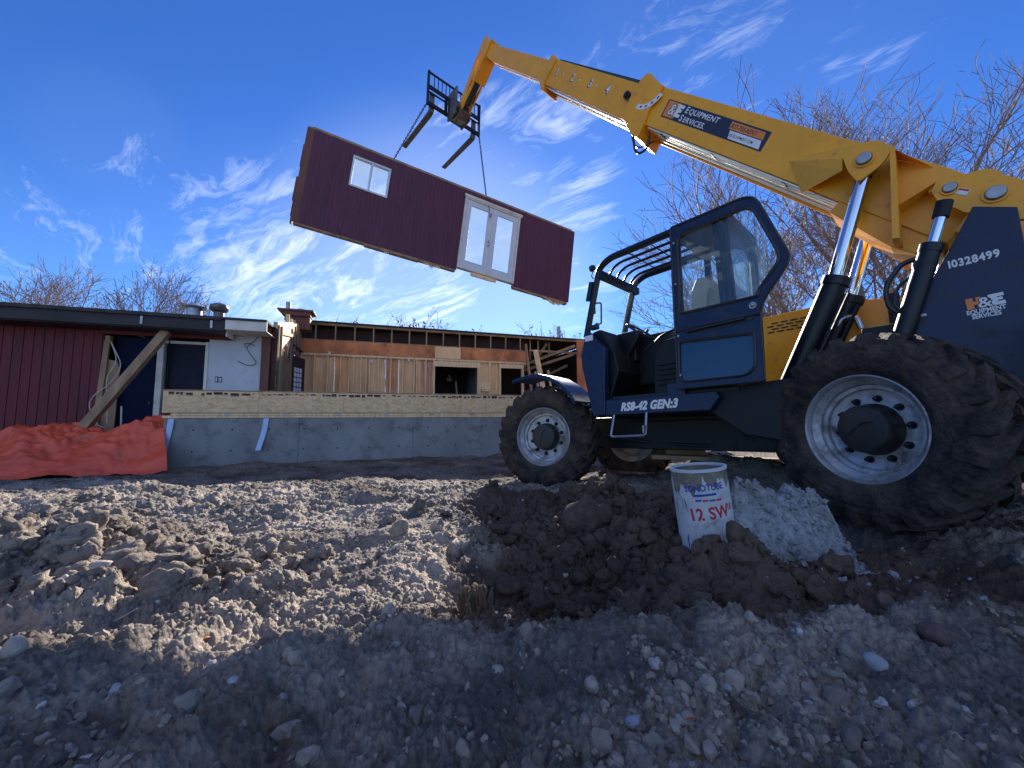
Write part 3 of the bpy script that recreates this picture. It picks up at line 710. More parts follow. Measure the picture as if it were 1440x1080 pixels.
# french doors
df = MB(); df.ring([(dx0,dz0),(dx1,dz0),(dx1,dz1),(dx0,dz1)], [(dx0+.06,dz0+.04),(dx1-.06,dz0+.04),(dx1-.06,dz1-.06),(dx0+.06,dz1-.06)], -.03, .12)
df.box(dx0-.03, dx1+.05, -.05, -.031, dz1-.02, dz1+.06)
fr = df.build('french_door_frame', whitep, pan, bevel=.004)
mid_ = (dx0+dx1)/2
for k, (x0, x1) in enumerate(((dx0+.065, mid_-.003), (mid_+.003, dx1-.065))):
    l = MB(); z0, z1 = dz0+.045, dz1-.065
    ix0, ix1 = x0+.15, x1-.15
    l.ring([(x0,z0),(x1,z0),(x1,z1),(x0,z1)], [(ix0,z0+.22),(ix1,z0+.22),(ix1,z1-.16),(ix0,z1-.16)], -.006, .038)
    l.ring([(ix0-.02,z0+.20),(ix1+.02,z0+.20),(ix1+.02,z1-.14),(ix0-.02,z1-.14)], [(ix0,z0+.22),(ix1,z0+.22),(ix1,z1-.16),(ix0,z1-.16)], -.014, -.0065)
    lf = l.build('door_leaf', vinyl, fr, bevel=.003)
    MB().box(ix0, ix1, .012, .016, z0+.22, z1-.16).build('pane', glass2, fr)
    if k == 0:
        h = MB(); h.cyl((x1-.05,-.03,-1.33),(x1-.05,-.005,-1.33), .03, 12); h.cyl((x1-.05,-.02,-1.45),(x1-.05,-.06,-1.45), .022, 12); h.cyl((x1-.05,-.03,-1.33),(x1-.05,-.055,-1.33), .026, 12)
        h.build('door_handle', galv, fr, smooth=True)

# chains
def chain(a, c, link=.075, r=.0095):
    a = Vector(a); c = Vector(c); d = (c-a); n = int(d.length/(link*.72)); t = d.normalized()
    u0 = t.orthogonal().normalized(); w0_ = t.cross(u0); b = MB()
    for k in range(n):
        p = a + d*((k+.5)/n); u = u0 if k % 2 else w0_
        loop = []
        for i in range(8):
            an = 2*math.pi*i/8; loop.append(p + t*math.cos(an)*link*.5 + u*math.sin(an)*link*.26)
        b.tube(loop, r, 5, closed=True)
    return b
def onpanel(x, z, y=.08): return PM @ Vector((x, y, z))
cm = mat('chain_steel', (.05, .055, .07), .4, .6)
cl = [(TM @ Vector((8.13, .86, 8.74)), onpanel(1.86, .08), 'dark chain from the left end of the fork carriage to the wall beside its window'),
      (TM @ Vector((8.13, -.86, 8.74)), onpanel(4.66, .08), 'dark chain from right end of the fork carriage to the hanging wall above its doors')]
for a, c, lab in cl:
    o = chain(a, c).build('lifting_chain', cm); tag(o, lab, 'chain', 'chains holding the wall section')
# choker loops of chain passed round the wall top
b = MB()
for x, z in ((1.86,-.36),):
    pass
b.tube([PM @ Vector(p) for p in roundpath([(4.66,.08,.10),(4.66,-.02,.05),(4.70,-.055,-.2),(4.74,-.06,-.42),(4.78,-.055,-.25)], .05)], .009, 6)
b.build('sling_cable', cm, None); o = bpy.data.objects['sling_cable']; tag(o, 'thin dark sling wrapped over the top edge of the hanging wall', 'sling')

# ------------------------------------------------------------------ HOUSE SITE (local: x along the walls, y away, z up, z=0 eye level)
HX = Vector((.9463, .3234, 0)); HY = Vector((-.3234, .9463, 0)); HO = Vector((-6.323, 7.0, 0))
HM = frame(HO, HX, HY, (0,0,1))
def hs(x, y, z): return HM @ Vector((x, y, z))
# new foundation with rim board and deck
f = empty('foundation', 'grey concrete stem wall topped with a long oriented strand board rim', 'foundation', HM)
b = MB()
for k in range(5): b.box(0+k*2.2, 2.2*(k+1)-.012, 0, .20, -1.5, -.005)
b.box(0, .2, .2, 4.8, -1.5, -.006); b.box(-.0, 11, .012, .19, -1.5, -.012)
b.build('concrete_wall', concrete, f, bevel=.006)
for k in range(11):
    for z in (-.22,-.62):
        MB().cyl((.45+k*.61,-.0015,z),(.45+k*.61,.004,z), .016, 10).build('tie_hole', darkroom, f)
b = MB(); b.box(-.03, 11, -.012, .14, .0, .045); b.box(.10, 11, -.02, .13, .047, .085)
b.build('sill_plate', lumber, f, bevel=.003)
b = MB()
for k in range(5): b.box(-.03+k*2.44*.62, -.03+(k+1)*2.44*.62-.004, -.022, .008, .10, .50)
for k in range(5,8): b.box(-.03+k*1.51, -.03+(k+1)*1.51-.004, -.022, .008, .10, .50)
b.box(-.03, .0, .0, 4.6, .09, .49)
b.build('rim_board', osb, f)
b = MB(); b.box(-.05, 11, -.025, 4.9, .502, .525); b.box(-.03,11,.01,.15,.087,.50)
b.build('deck', lumber2, f)
# strand-board grade marks: short dark dashes along the top edge
b = MB(); rs = random.Random(11); x = .05
while x < 9:
    blk = (int(x/1.25) % 2 == 0)
    w = rs.uniform(.02,.09) if not blk else rs.uniform(.03,.14)
    h_ = rs.uniform(.014,.030) if not blk else rs.uniform(.028,.050)
    z = .445+rs.uniform(0,.02)
    b.box(x, x+w, -.0235, -.0222, z-h_/2, z+h_/2)
    if blk and rs.random() < .6: b.box(x, x+w, -.0235, -.0222, z-h_/2-.014, z-h_/2-.006)
    x += w + rs.uniform(.01,.05) + (.10 if rs.random() < .12 else 0)
b.build('grade_marks', darktxt, f)
b = MB(); 
for x in (.98, 1.95, 2.9, 3.85, 4.8, 5.7): b.box(x-.06, x+.06, -.026, -.0205, .052, .078); b.cyl((x,-.02,.065),(x,-.045,.065), .012, 8)
b.build('anchor_plate', galv, f)
for (pts) in ([(.12,-.03,-.01),(.10,-.035,-.25),(.04,-.06,-.72)], [(1.62,-.03,-.01),(1.60,-.04,-.25),(1.52,-.10,-.62)]):
    b = MB(); w = .045; vs = []
    pth = roundpath(pts, .2, 5)
    for p in pth: vs += [(p.x-w, p.y, p.z), (p.x+w, p.y, p.z), (p.x+w, p.y+.004, p.z), (p.x-w, p.y+.004, p.z)]
    fs = []
    for k in range(len(pth)-1):
        for j in range(4): fs.append((k*4+j, k*4+(j+1)%4, k*4+4+(j+1)%4, k*4+4+j))
    b.add(vs, fs); b.build('strap', tape, f)

# old red wing
h = empty('red_house_wing', 'dark red sided low house wing with flat roof and open doorways', 'house', HM)
B1 = 1.6; b = MB()
def sid(a0, a1, z0, z1): grooved(b, a0, a1, z0, z1, B1, B1+.02, pitch=.152, g=.016, d=.012)
sid(-9.0, -1.80, -1.2, 2.0); sid(-1.80, .06, 1.80, 2.0)
b.build('siding', redsid, h)
b = MB(); b.box(-1.84, .50, B1-.06, B1-.004, 1.76, 1.96); b.box(-9, -1.84, B1-.06, B1-.004, 1.86, 1.96)
b.build('header_beam', redsid, h, bevel=.005)
b = MB()
b.box(-9.3, .52, .98, 1.03, 1.86, 2.10); b.box(-9.3, .50, 1.03, 4.6, 2.02, 2.06); b.box(-9.3,.50,1.03,B1+.1,1.84,1.87)
b.build('fascia', fascia, h, bevel=.006)
b = MB(); b.box(-9.35, 1.30, .93, 5.2, 2.103, 2.15); b.box(-9.35,.45,.925,.95,2.08,2.15)
b.build('roof', roofing, h)
b = MB(); b.box(.525, 1.30, .96, 1.0, 1.89, 2.10); b.box(.525, 1.30, 1.0, 2.4, 1.885, 1.90)
b.box(.50,.53,1.10,1.5,1.76,1.9)
b.build('white_fascia', whitep, h, bevel=.004)
b = MB()
for x in (-.9, .28): b.box(x-.02, x+.02, .955, .975, 1.90, 2.06)
b.build('gutter_bracket', galv, h)
# doorways (openings with real depth)
b = MB()
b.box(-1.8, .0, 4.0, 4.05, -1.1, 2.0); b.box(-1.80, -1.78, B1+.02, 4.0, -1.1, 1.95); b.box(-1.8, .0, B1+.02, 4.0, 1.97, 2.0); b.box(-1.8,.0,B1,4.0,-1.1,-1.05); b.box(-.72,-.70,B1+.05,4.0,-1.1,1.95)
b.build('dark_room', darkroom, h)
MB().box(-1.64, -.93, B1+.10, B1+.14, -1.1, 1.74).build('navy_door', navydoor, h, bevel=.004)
b = MB(); b.cyl((-.99,B1+.05,.33),(-.99,B1+.10,.33), .022, 12); b.build('door_knob', chrome, h, smooth=True)
b = MB(); b.box(-.89,-.78,B1-.0,B1+.16,-1.1,1.66); b.build('door_casing', whitep, h, bevel=.004)
b = MB(); b.box(-.80,.02,B1+.06,B1+.10,1.64,1.70); b.box(-.03,.03,B1-.0,B1+.10,-.5,1.70); b.build('door_casing', whitep, h, bevel=.004)
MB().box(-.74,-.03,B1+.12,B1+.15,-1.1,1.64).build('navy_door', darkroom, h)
b = MB(); b.prism([(-1.80,-1.1),(-1.53,-1.1),(-1.50,1.05),(-1.56,1.20),(-1.80,1.25)], B1+.0, B1+.03); b.build('exposed_panel', lumber2, h)
b = MB(); b.beam((-1.83,B1-.03,-.9),(-1.72,B1-.03,1.62), .05, .09); b.box(-1.74,-1.66,B1-.08,B1+.02,1.58,1.72); b.build('trim_board', lumber2, h)
b = MB(); b.box(.03, 1.06, B1+.02, B1+.06, -.5, 2.02); b.build('inner_white_wall', drywall, h)
b = MB(); b.box(.18,.235,B1+.010,B1+.0195,.80,.93); b.box(.25,.31,B1+.010,B1+.0195,.80,.92); b.build('switch_plate', black, h)
b = MB(); b.box(.192,.222,B1+.006,B1+.0098,.82,.91); b.box(.262,.298,B1+.006,B1+.0098,.82,.90); b.build('switch', vinyl, h)
b = MB(); b.box(1.06, 1.235, B1-.04, B1+.14, -.5, 2.15); b.box(1.17, 1.36, B1+.145, B1+.19, -.5, 2.12); b.build('corner_post', redbrown, h, bevel=.004)
b = MB()
b.tube([hv for hv in roundpath([(1.0,B1+.0,1.93),(.9,B1-.03,1.75),(.75,B1-.04,1.62),(.85,B1-.03,1.45),(1.0,B1-.02,1.25),(.8,B1-.02,1.18),(.6,B1,1.30)], .1)], .007, 6)
b.tube(roundpath([(.75,B1,1.62),(.70,B1-.02,1.70),(.82,B1-.03,1.72),(.92,B1-.02,1.66)], .05), .007, 6); b.build('loose_wire', rubberhose, h, smooth=True)
b = MB()
b.tube(roundpath([(-1.66,B1-.06,1.62),(-1.50,B1-.08,1.2),(-1.66,B1-.1,.85),(-1.62,B1-.08,.4),(-1.58,B1-.1,-.1)], .25, 8), .009, 6)
b.tube(roundpath([(-1.66,B1-.06,1.62),(-1.42,B1-.08,1.1),(-1.55,B1-.1,.75),(-1.95,B1-.1,.35),(-1.72,B1-.1,-.15),(-1.6,B1-.08,-.2)], .25, 8), .009, 6)
b.build('hanging_cable', cable, h, smooth=True)
# roof vents
def vent(x, y, z, kind):
    b = MB()
    if kind == 0:
        b.lathe([(.16,-.3),(.16,.06),(.0,.06)], 20, 'z', (x,y,z)); b.lathe([(.24,.06),(.26,.09),(.10,.16),(0,.17)], 20, 'z', (x,y,z)); b.lathe([(.24,.06),(0,.06)], 20, 'z', (x,y,z)); m = galv
    else:
        b.lathe([(.12,-.3),(.11,.02),(.18,.06),(.21,.13),(.19,.20),(.10,.25),(0,.26)], 20, 'z', (x,y,z)); m = steel
    b.build('roof_vent', m, h, smooth=True, angle=30)
hp_ = [(-.67, 2.6, 2.62, 0), (-.16, 2.6, 2.60, 1)]
for v in hp_: vent(*v)
b = MB(); b.box(-.1,.9,2.9,3.3,2.15,2.3); b.prism([(.1,2.15),(.9,2.15),(.85,2.36),(.3,2.40)], 2.5, 3.3); b.build('roof_debris', whitep, h)

# perpendicular wall with the half-lite door
s = empty('torn_end_wall', 'short torn stud wall with an open dark door between house and framed wall', 'wall', HM @ Matrix.Translation((1.24,1.7,0)) @ Matrix.Rotation(R(3.5),4,'Z') @ Matrix.Translation((-1.24,-1.7,0)))
b = MB()
for y in (1.76, 2.15, 2.55, 2.95): b.box(1.24, 1.33, y, y+.04, -.4, 2.3)
b.box(1.24,1.33,4.5,4.6,-.4,3.0); b.box(1.24,1.33,3.4,3.44,-.4,2.9); b.box(1.24,1.33,3.9,3.94,2.1,2.9)
b.prism([(1.76,2.2),(5.4,2.9),(5.4,3.12),(1.76,2.3)], 1.24, 1.33, 'x')
b.beam((1.22,1.8,2.1),(1.22,4.4,1.9), .05, .12)
b.build('stud', lumber, s, bevel=.003)
b = MB(); b.prism([(1.8,-.4),(3.3,-.4),(3.25,.9),(3.1,1.5),(2.6,1.3),(2.2,1.75),(1.8,1.5)], 1.335, 1.36, 'x'); b.build('torn_sheathing', mat('torn_felt', (.12,.095,.075), .9, 0, .8, 6, bump=.8, bscale=12), s)
b = MB(); b.prism([(1.50,-.6),(3.46,-.6),(3.46,2.5),(1.62,2.2)], 1.362, 1.38, 'x'); b.prism([(3.46,1.9),(5.5,1.9),(5.5,3.1),(3.46,2.5)], 1.362, 1.38, 'x'); b.build('wall_back', MATS['torn_felt'], s)
b = MB()
for y, z in ((1.75,2.2),(2.02,1.7),(2.5,1.9),(2.92,1.5),(3.40,2.5),(4.0,2.7),(4.6,2.85),(5.2,3.0)): b.box(1.382, 1.44, y, y+.045, -.4 if y < 3.45 else 1.95, z)
b.beam((1.42,1.8,2.05),(1.42,3.4,2.3),.04,.09); b.build('stud', lumber2, s)
b = MB(); b.prism([(1.65,1.35),(2.0,1.6),(2.3,1.85),(2.9,1.62),(3.4,2.2),(5.4,2.85),(5.4,3.1),(1.65,2.22)], 1.3815, 1.395, 'x'); b.build('bright_sheathing', ply, s)
b = MB(); b.box(1.22,1.34,3.45,3.52,-.4,1.85); b.box(1.22,1.34,4.42,4.49,-.4,1.85); b.box(1.22,1.34,3.52,4.42,1.80,1.86); b.build('door_frame', whitep, s)
# door swung into the room, seen obliquely
M_ = Matrix.Translation((1.345,3.54,0)) @ Matrix.Rotation(R(71),4,'Z')
b = MB(); b.box(0,.86,-.045,0,-.4,1.78,M_); d_ = b.build('half_lite_door', black, s, bevel=.003)
b = MB(); b.box(.22,.66,-.052,-.046,.75,1.45,M_); b.build('pane', vinyl, d_)
b = MB()
for k in range(1,5): b.box(.21,.67,-.058,-.0525,.75+.14*k-.012,.75+.14*k+.012,M_)
b.box(.36,.372,-.058,-.0525,.75,1.45,M_); b.box(.51,.522,-.058,-.0525,.75,1.45,M_); b.build('muntin', black, d_)

# framed wall behind
w_ = empty('framed_wall', 'long exposed stud wall with plywood sheathing under a dark open truss band', 'wall', HM)
B2 = 5.5; A0, A1 = 1.06, 9.10
b = MB(); wA0, wA1, wZ = 5.58, 7.18, 1.87; dA0, dA1, dZ = 8.12, 8.98, 1.90
oply = mat('orange_plywood', (.74,.40,.19), .7, 0, .2, 1.6); rply = mat('red_tan_plywood', (.64,.30,.14), .7, 0, .25, 1.6)
segs = [(1.06,2.2),(2.2,2.64),(2.64,3.86),(3.86,4.3),(4.3,5.08),(5.08,wA0)]
for i, (x0, x1) in enumerate(segs): MB().box(x0, x1-.006, B2+.10, B2+.112, -.6, 2.10).build('sheathing', [ply,oply,ply,rply,ply,rply][i], w_)
b = MB(); b.box(wA0, wA1, B2+.10, B2+.112, wZ+.1, 2.10); b.box(wA1, dA0, B2+.10, B2+.112, -.6, 2.10); b.box(dA0, dA1, B2+.10, B2+.112, dZ+.1, 2.1); b.box(wA0,wA1,B2+.10,B2+.112,-.6,.3); b.box(dA1,A1,B2+.10,B2+.112,-.6,2.1)
b.build('sheathing', ply, w_)
b = MB()
xs = []
x = A0+.1
while x < A1:
    inw = (wA0-.05 < x < wA1) or (dA0-.06 < x < dA1)
    if not inw: b.box(x, x+.042, B2-.01, B2+.098, -.6, 2.08)
    x += .406
for x in (wA0-.08, wA0-.04, wA1+.002, wA1+.05, dA0-.08, dA0-.04, dA1+.002, dA1+.05, 3.02, 3.30, 4.9, 7.62, 7.9, 2.64): b.box(x, x+.038, B2+.008, B2+.097, -.6, 2.08)
b.build('stud', lumber, w_, bevel=.002)
b = MB(); b.box(A0, A1+.05, B2-.005, B2+.13, 2.085, 2.16); b.box(wA0-.08, wA1+.08, B2-.002, B2+.098, wZ, wZ+.20); b.box(dA0-.08, dA1+.08, B2-.002, B2+.098, dZ, dZ+.16); b.box(wA0-.05,wA1+.05,B2-.03,B2+.1,.30,.34)
b.box(wA1+.11,wA1+.5,B2-.0,B2+.02,1.05,1.32); b.box(7.3,7.62,B2-.02,B2+.08,.98,1.03)
b.build('plate', lumber, w_, bevel=.003)
b = MB(); b.box(A0, 5.56, B2-.02, B2+.10, 2.165, 2.62); b.box(6.52, A1+.05, B2-.02, B2+.10, 2.165, 2.60); hd = b.build('header', plyred, w_)
MB().box(5.565, 6.515, B2-.025, B2+.10, 2.165, 2.63).build('header', ply, w_)
b = MB(); x = A0-.1
while x < A1+.1:
    b.box(x, x+.045, B2-.02, B2+.02, 2.62, 3.12); x += .61
b.box(A0-.2, 12.2, B2-.03, B2+.03, 3.12, 3.20); b.box(A0-.2, A1, B2-.03, B2+.03, 2.605, 2.635)
for x in (9.4, 9.75): b.box(x,x+.05,B2+.2,B2+.25,2.3,3.12)
b.build('truss', lumber2, w_, bevel=.002)
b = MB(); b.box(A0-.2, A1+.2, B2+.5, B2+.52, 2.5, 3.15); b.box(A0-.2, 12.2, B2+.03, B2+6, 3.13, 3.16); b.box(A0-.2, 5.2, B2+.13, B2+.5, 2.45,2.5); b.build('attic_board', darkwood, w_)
b = MB(); b.box(A0-.4, 12.25, B2-.12, B2+8, 3.205, 3.24); b.build('roof', roofing, w_)
# rooms seen through the openings
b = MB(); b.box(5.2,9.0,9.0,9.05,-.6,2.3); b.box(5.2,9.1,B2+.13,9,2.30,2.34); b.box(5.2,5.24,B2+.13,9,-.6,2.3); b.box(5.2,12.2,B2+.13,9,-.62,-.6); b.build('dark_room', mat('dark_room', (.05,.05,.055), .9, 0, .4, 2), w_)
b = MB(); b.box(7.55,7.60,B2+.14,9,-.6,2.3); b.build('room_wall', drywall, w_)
b = MB(); 
for x in (5.8,6.4,7.0): b.box(x,x+.05,B2+.3,8.8,2.12,2.29)
b.lathe([(.0,.0),(.12,.03),(.14,.1),(.05,.2),(.02,.3)], 12, 'z', (6.35,7.0,1.45)); b.beam((6.6,6.2,.0),(6.5,6.3,1.4),.05,.05); b.build('ceiling_joist', lumber2, w_)
# services stapled to the studs
b = MB()
for x, z0, z1 in ((3.83,.5,1.95),(5.2,.3,2.0),(5.28,.3,1.95),(5.36,.4,2.0)): b.tube([(x,B2-.004,z0),(x+.02,B2-.02,(z0+z1)/2),(x-.01,B2-.004,z1)], .010, 6)
b.tube(roundpath([(5.2,B2-.01,2.0),(5.5,B2-.03,1.7),(5.45,B2-.02,1.0)], .2), .008, 6)
b.tube(roundpath([(3.4,B2-.01,.95),(3.9,B2-.03,.85),(4.3,B2-.01,.95)], .2), .007, 6)
b.build('house_wiring', cable, w_, smooth=True)
b = MB()
for x, z in ((3.78,1.35),(3.8,1.9),(3.35,1.9),(3.75,.75),(2.75,.75),(5.15,.75),(2.0,2.12),(4.6,2.0)): b.box(x, x+.07, B2-.04, B2-.002, z, z+.10)
b.build('junction_box', vinyl, w_)
# collapsed far bay
c_ = empty('open_bay', 'open end bay with a broad plywood pier and dark attic beyond', 'wall', HM)
b = MB(); b.box(10.95, 11.62, B2-.9, B2-.86, -.6, 3.02); b.build('pier', plyred, c_)
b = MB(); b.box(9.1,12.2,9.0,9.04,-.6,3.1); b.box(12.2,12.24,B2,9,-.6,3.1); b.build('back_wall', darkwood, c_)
b = MB()
for a, c in (((9.3,B2+.6,2.15),(11.2,B2-.3,2.9)),((9.4,B2+.8,1.95),(11.3,B2,2.6)),((9.7,B2+.5,2.2),(10.3,B2+.5,3.1)),((10.4,B2+.5,2.6),(10.4,B2+.5,3.12)),((9.2,B2+.3,2.0),(9.3,B2+.4,2.2)),((10.2,B2+1.5,1.6),(11.6,B2+1.2,2.3)),((10.2,B2+2,-.5),(10.2,B2+2,2.0)),((10.7,B2+2,-.5),(10.7,B2+2,2.2)),((11.1,B2+2,-.5),(11.1,B2+2,2.2)),((9.9,B2+.5,.3),(9.85,B2+.5,1.9))):
    b.beam(a, c, .05, .11)
b.build('brace', lumber2, c_)
b = MB(); b.box(9.3,12.2,B2+.02,B2+.06,2.62,2.7) ; b.build('joist', lumber2, c_)
boards = [((9.35,B2-.25,.3),(9.05,B2-.25,2.85),.06,.14,'thin bare stud leaning from door frame up to the truss band',lumber2),
          ((9.85,B2-.45,.3),(9.42,B2-.35,2.62),.20,.05,'widest pale board leaning at the corner behind front fender',lumber),
          ((9.6,B2-.5,.3),(9.36,B2-.45,1.75),.08,.05,'grey metal-faced strip leaning left of the widest pale board',galv),
          ((10.25,B2-.3,.3),(10.0,B2-.2,1.85),.06,.10,'short tan stud leaning right of the widest pale board',lumber)]
for a, c, ww, hh, lab, m in boards:
    o = MB().beam(hs(*a), hs(*c), ww, hh, HY).build('leaning_board', m, bevel=.003); tag(o, lab, 'board', 'boards leaning in the open bay')
# brown box and flue behind the ridge
fl = empty('rooftop_unit', 'small brown chimney chase with flue pipes on the roof corner', 'chimney', HM)
b = MB(); b.box(.72,1.52,4.8,5.4,3.22,3.36); b.box(.6,1.62,4.75,5.45,3.36,3.42); b.box(.8,1.5,4.9,5.3,2.8,3.22); b.build('chase', redbrown, fl, bevel=.006)
b = MB(); b.cyl((.85,5.0,3.4),(.85,5.0,3.68), .07, 14); b.cyl((1.2,5.1,3.4),(1.2,5.1,3.50), .12, 14); b.cyl((1.45,5.1,3.4),(1.45,5.1,3.50), .03, 8); b.build('flue_pipe', galv, fl, smooth=True)
o = MB().tube([hs(11.1,6.5,3.2), hs(11.1,6.5,3.98)], .075, 12).build('flue_pipe', galv, smooth=True); tag(o, 'plain grey metal flue pipe standing above the right end of the roof', 'flue pipe')
# prop
o = MB().beam(hs(-1.75,.75,-.55), hs(-.62,1.30,1.83), .15, .15, HY).build('timber_prop', lumber2, bevel=.006); tag(o, 'thick timber prop leaning diagonally across the dark doorways', 'timber prop')
o = MB().tube([hs(-1.25,1.35,-.7), hs(-1.32,1.4,.25)], .016, 8).build('conduit', cable, smooth=True); tag(o, 'thin pale stick standing against the navy door behind the tarp', 'conduit')
# ------------------------------------------------------------------ TERRAIN
def hsh(ix, iy, s):
    h = (ix.astype(np.int64)*374761393 + iy.astype(np.int64)*668265263 + s*1442695041) & 0xffffffff
    h = ((h ^ (h >> 13))*1274126177) & 0xffffffff
    return ((h ^ (h >> 16)) & 0xffffff)/float(0xffffff)
def gn(x, y, s):
    ix = np.floor(x); iy = np.floor(y); fx = x-ix; fy = y-iy
    u = fx*fx*fx*(fx*(fx*6-15)+10); v = fy*fy*fy*(fy*(fy*6-15)+10)
    def g(a, b):
        t = hsh(ix+a, iy+b, s)*2*np.pi
        return np.cos(t)*(fx-a)+np.sin(t)*(fy-b)
    n0 = g(0,0)*(1-u)+g(1,0)*u; n1 = g(0,1)*(1-u)+g(1,1)*u
    return (n0*(1-v)+n1*v)*1.5
def fbm(x, y, f, o, s, gain=.5):
    r = 0; a = 1
    for k in range(o):
        r = r + a*gn(x*f+k*17.3, y*f-k*9.1, s+k); f *= 2.03; a *= gain
    return r
def lumps(x, y, f, s):
    # rounded clods: hemispheres round jittered points
    x = x*f; y = y*f; ix = np.floor(x); iy = np.floor(y); best = np.zeros_like(x)
    for a in (-1,0,1):
        for b in (-1,0,1):
            cx = ix+a; cy = iy+b
            px = cx+hsh(cx,cy,s); py = cy+hsh(cx,cy,s+5)
            r = .35+.65*hsh(cx,cy,s+9); hh = .3+.7*hsh(cx,cy,s+3)
            d2 = ((x-px)**2+(y-py)**2)/(r*r)
            best = np.maximum(best, np.sqrt(np.clip(1-d2,0,1))*r*hh)
    return best
def billow(x, y, f, o, s, gain=.55):
    r = 0; a = 1
    for k in range(o):
        r = r + a*np.abs(gn(x*f+k*11.7, y*f+k*5.3, s+k)); f *= 2.11; a *= gain
        x, y = x*.8-y*.6, x*.6+y*.8
    return r
def sm(e0, e1, x): t = np.clip((x-e0)/(e1-e0), 0, 1); return t*t*(3-2*t)
def ga(x, y, cx, cy, sx, sy, rot=0.):
    c, s = math.cos(rot), math.sin(rot); dx = x-cx; dy = y-cy
    return np.exp(-((dx*c+dy*s)/sx)**2-((-dx*s+dy*c)/sy)**2)
def masks(x, y):
    n = fbm(x, y, 1.3, 3, 91)*.18
    n2 = fbm(x, y, 4., 3, 93)*.10
    pit = sm(-.50, .05, x+n*1.3+n2)*sm(1.35, 1.95, y+n*.7+n2+np.clip(x-.6,0,1)*.12)*(1-sm(3.9, 4.6, y))*(1-sm(2.2,3.0,x))
    mound = ga(x,y,.80,2.75,.62,.75)+.65*ga(x,y,1.35,1.88,.55,.20)+.8*ga(x,y,.1,3.6,.5,.6)
    heap = ga(x,y,-2.35,2.05,.75,.42)+.7*ga(x,y,-1.55,1.7,.5,.35)+.5*ga(x,y,-2.6,1.5,.5,.3)
    return pit, np.clip(mound,0,1.2), np.clip(heap,0,1.2)
def height(x, y, fine=3):
    pit, mound, heap = masks(x, y)
    z = -.86 + .035*fbm(x, y, .45, 3, 5)
    z = z + .04*sm(3.0, 3.9, y)*(1-sm(4.3, 5.4, y))*(1-sm(-.7,-.1,x))
    z = z - .05*sm(4.6, 6, y) + .04*ga(x,y,-4.6,5.9,1.6,.5)
    z = z + .05*(1-sm(.9,1.6,y))                                             # where the photographer stands
    z = z + .075*ga(x,y,.85,1.42,.95,.16,.10) + .05*ga(x,y,2.2,1.75,.7,.3)
    z = z + .13*(1-sm(-1.3,-.5,x))*(1-sm(1.0,1.5,y)) + .17*ga(x,y,1.06,1.98,.20,.12)
    z = z - .12*pit + .27*ga(x,y,.80,2.80,.55,.55) + .03*ga(x,y,1.30,2.10,.40,.22) + .10*ga(x,y,1.72,1.98,.34,.12) + .10*ga(x,y,.25,3.7,.5,.5)
    z = z + .17*ga(x,y,-2.35,2.05,.45,.28) + .08*ga(x,y,-1.5,1.7,.4,.22) + .05*ga(x,y,-2.7,1.4,.4,.25)
    z = z + .05*ga(x,y,-.75,2.6,.5,.9)
    z = z - .09*ga(x,y,-1.15,2.55,.42,.13,.05) - .05*ga(x,y,-1.9,3.0,.5,.12,-.2)                                # shallow track
    z = z + .10*sm(2.2,3.0,x)*(1-sm(3.4,5,y)) - .06*ga(x,y,.45,5.2,.5,.5) 
    z = z + .10*sm(2.5, 5.0, x)*sm(5.0,7.0,y) + .36*ga(x,y,2.62,4.50,.85,.34,2.275)
    # rolling unevenness
    z = z + .030*fbm(x, y, 1.7, 4, 21) 
    rough = .34+.66*np.clip(mound+heap+.35*ga(x,y,1.6,1.5,.9,.3),0,1)
    tamp = np.clip(1-.75*ga(x,y,-1.0,2.8,.8,.8),.2,1)*(1-.4*sm(4,6,y))
    far = 1-sm(9, 16, np.hypot(x,y))
    if fine >= 1: 
        wx = x+.05*gn(x*5,y*5,3)+.02*gn(x*17,y*17,6); wy = y+.05*gn(x*5+9,y*5,4)+.02*gn(x*17+3,y*17,7)
        z = z + (.13*mound+.10*heap)*lumps(wx, wy, 3.4, 31)*far + (.075+.06*np.clip(mound+heap,0,1))*tamp*(billow(wx, wy, 2.2, 3, 32)-.35)*far
        z = z + .055*np.clip(rough-.25,0,1)*tamp*lumps(wx, wy, 7.5, 33)*far
    if fine >= 2:
        z = z + .034*rough*tamp*lumps(x+.015*gn(x*20,y*20,3), y+.015*gn(x*20,y*20+4,3), 15., 35)*far + (.020+.034*rough)*billow(x, y, 9., 4, 41, .64)*(.3+.7*tamp)*far
    if fine >= 3:
        z = z + (.007+.012*rough)*tamp*lumps(x+.006*gn(x*50,y*50,5), y+.008*gn(x*40,y*40,3), 32., 37)*far + .0085*(.5+.5*tamp)*lumps(x+.003*gn(x*120,y*120,5), y, 75., 39)*far*(1-sm(4,6,y)) + .005*fbm(x,y,60.,3,43,.6)*(1-sm(4,6,y))
    return z
def make_mesh(name, V, F, m, attr=None, smooth=True):
    me = bpy.data.meshes.new(name); n = len(V); k = F.shape[1]
    me.vertices.add(n); me.vertices.foreach_set('co', V.astype(np.float32).ravel())
    me.loops.add(F.size); me.loops.foreach_set('vertex_index', F.astype(np.int32).ravel())
    me.polygons.add(len(F)); me.polygons.foreach_set('loop_start', np.arange(0, F.size, k, dtype=np.int32))
    try: me.polygons.foreach_set('loop_total', np.full(len(F), k, dtype=np.int32))
    except Exception: pass
    me.polygons.foreach_set('use_smooth', np.full(len(F), smooth))
    if attr is not None:
        for an, av in attr.items():
            a = me.attributes.new(an, 'FLOAT', 'POINT'); a.data.foreach_set('value', av.astype(np.float32))
    me.update(calc_edges=True); me.validate(); me.materials.append(m)
    o = bpy.data.objects.new(name, me); COL.objects.link(o); return o

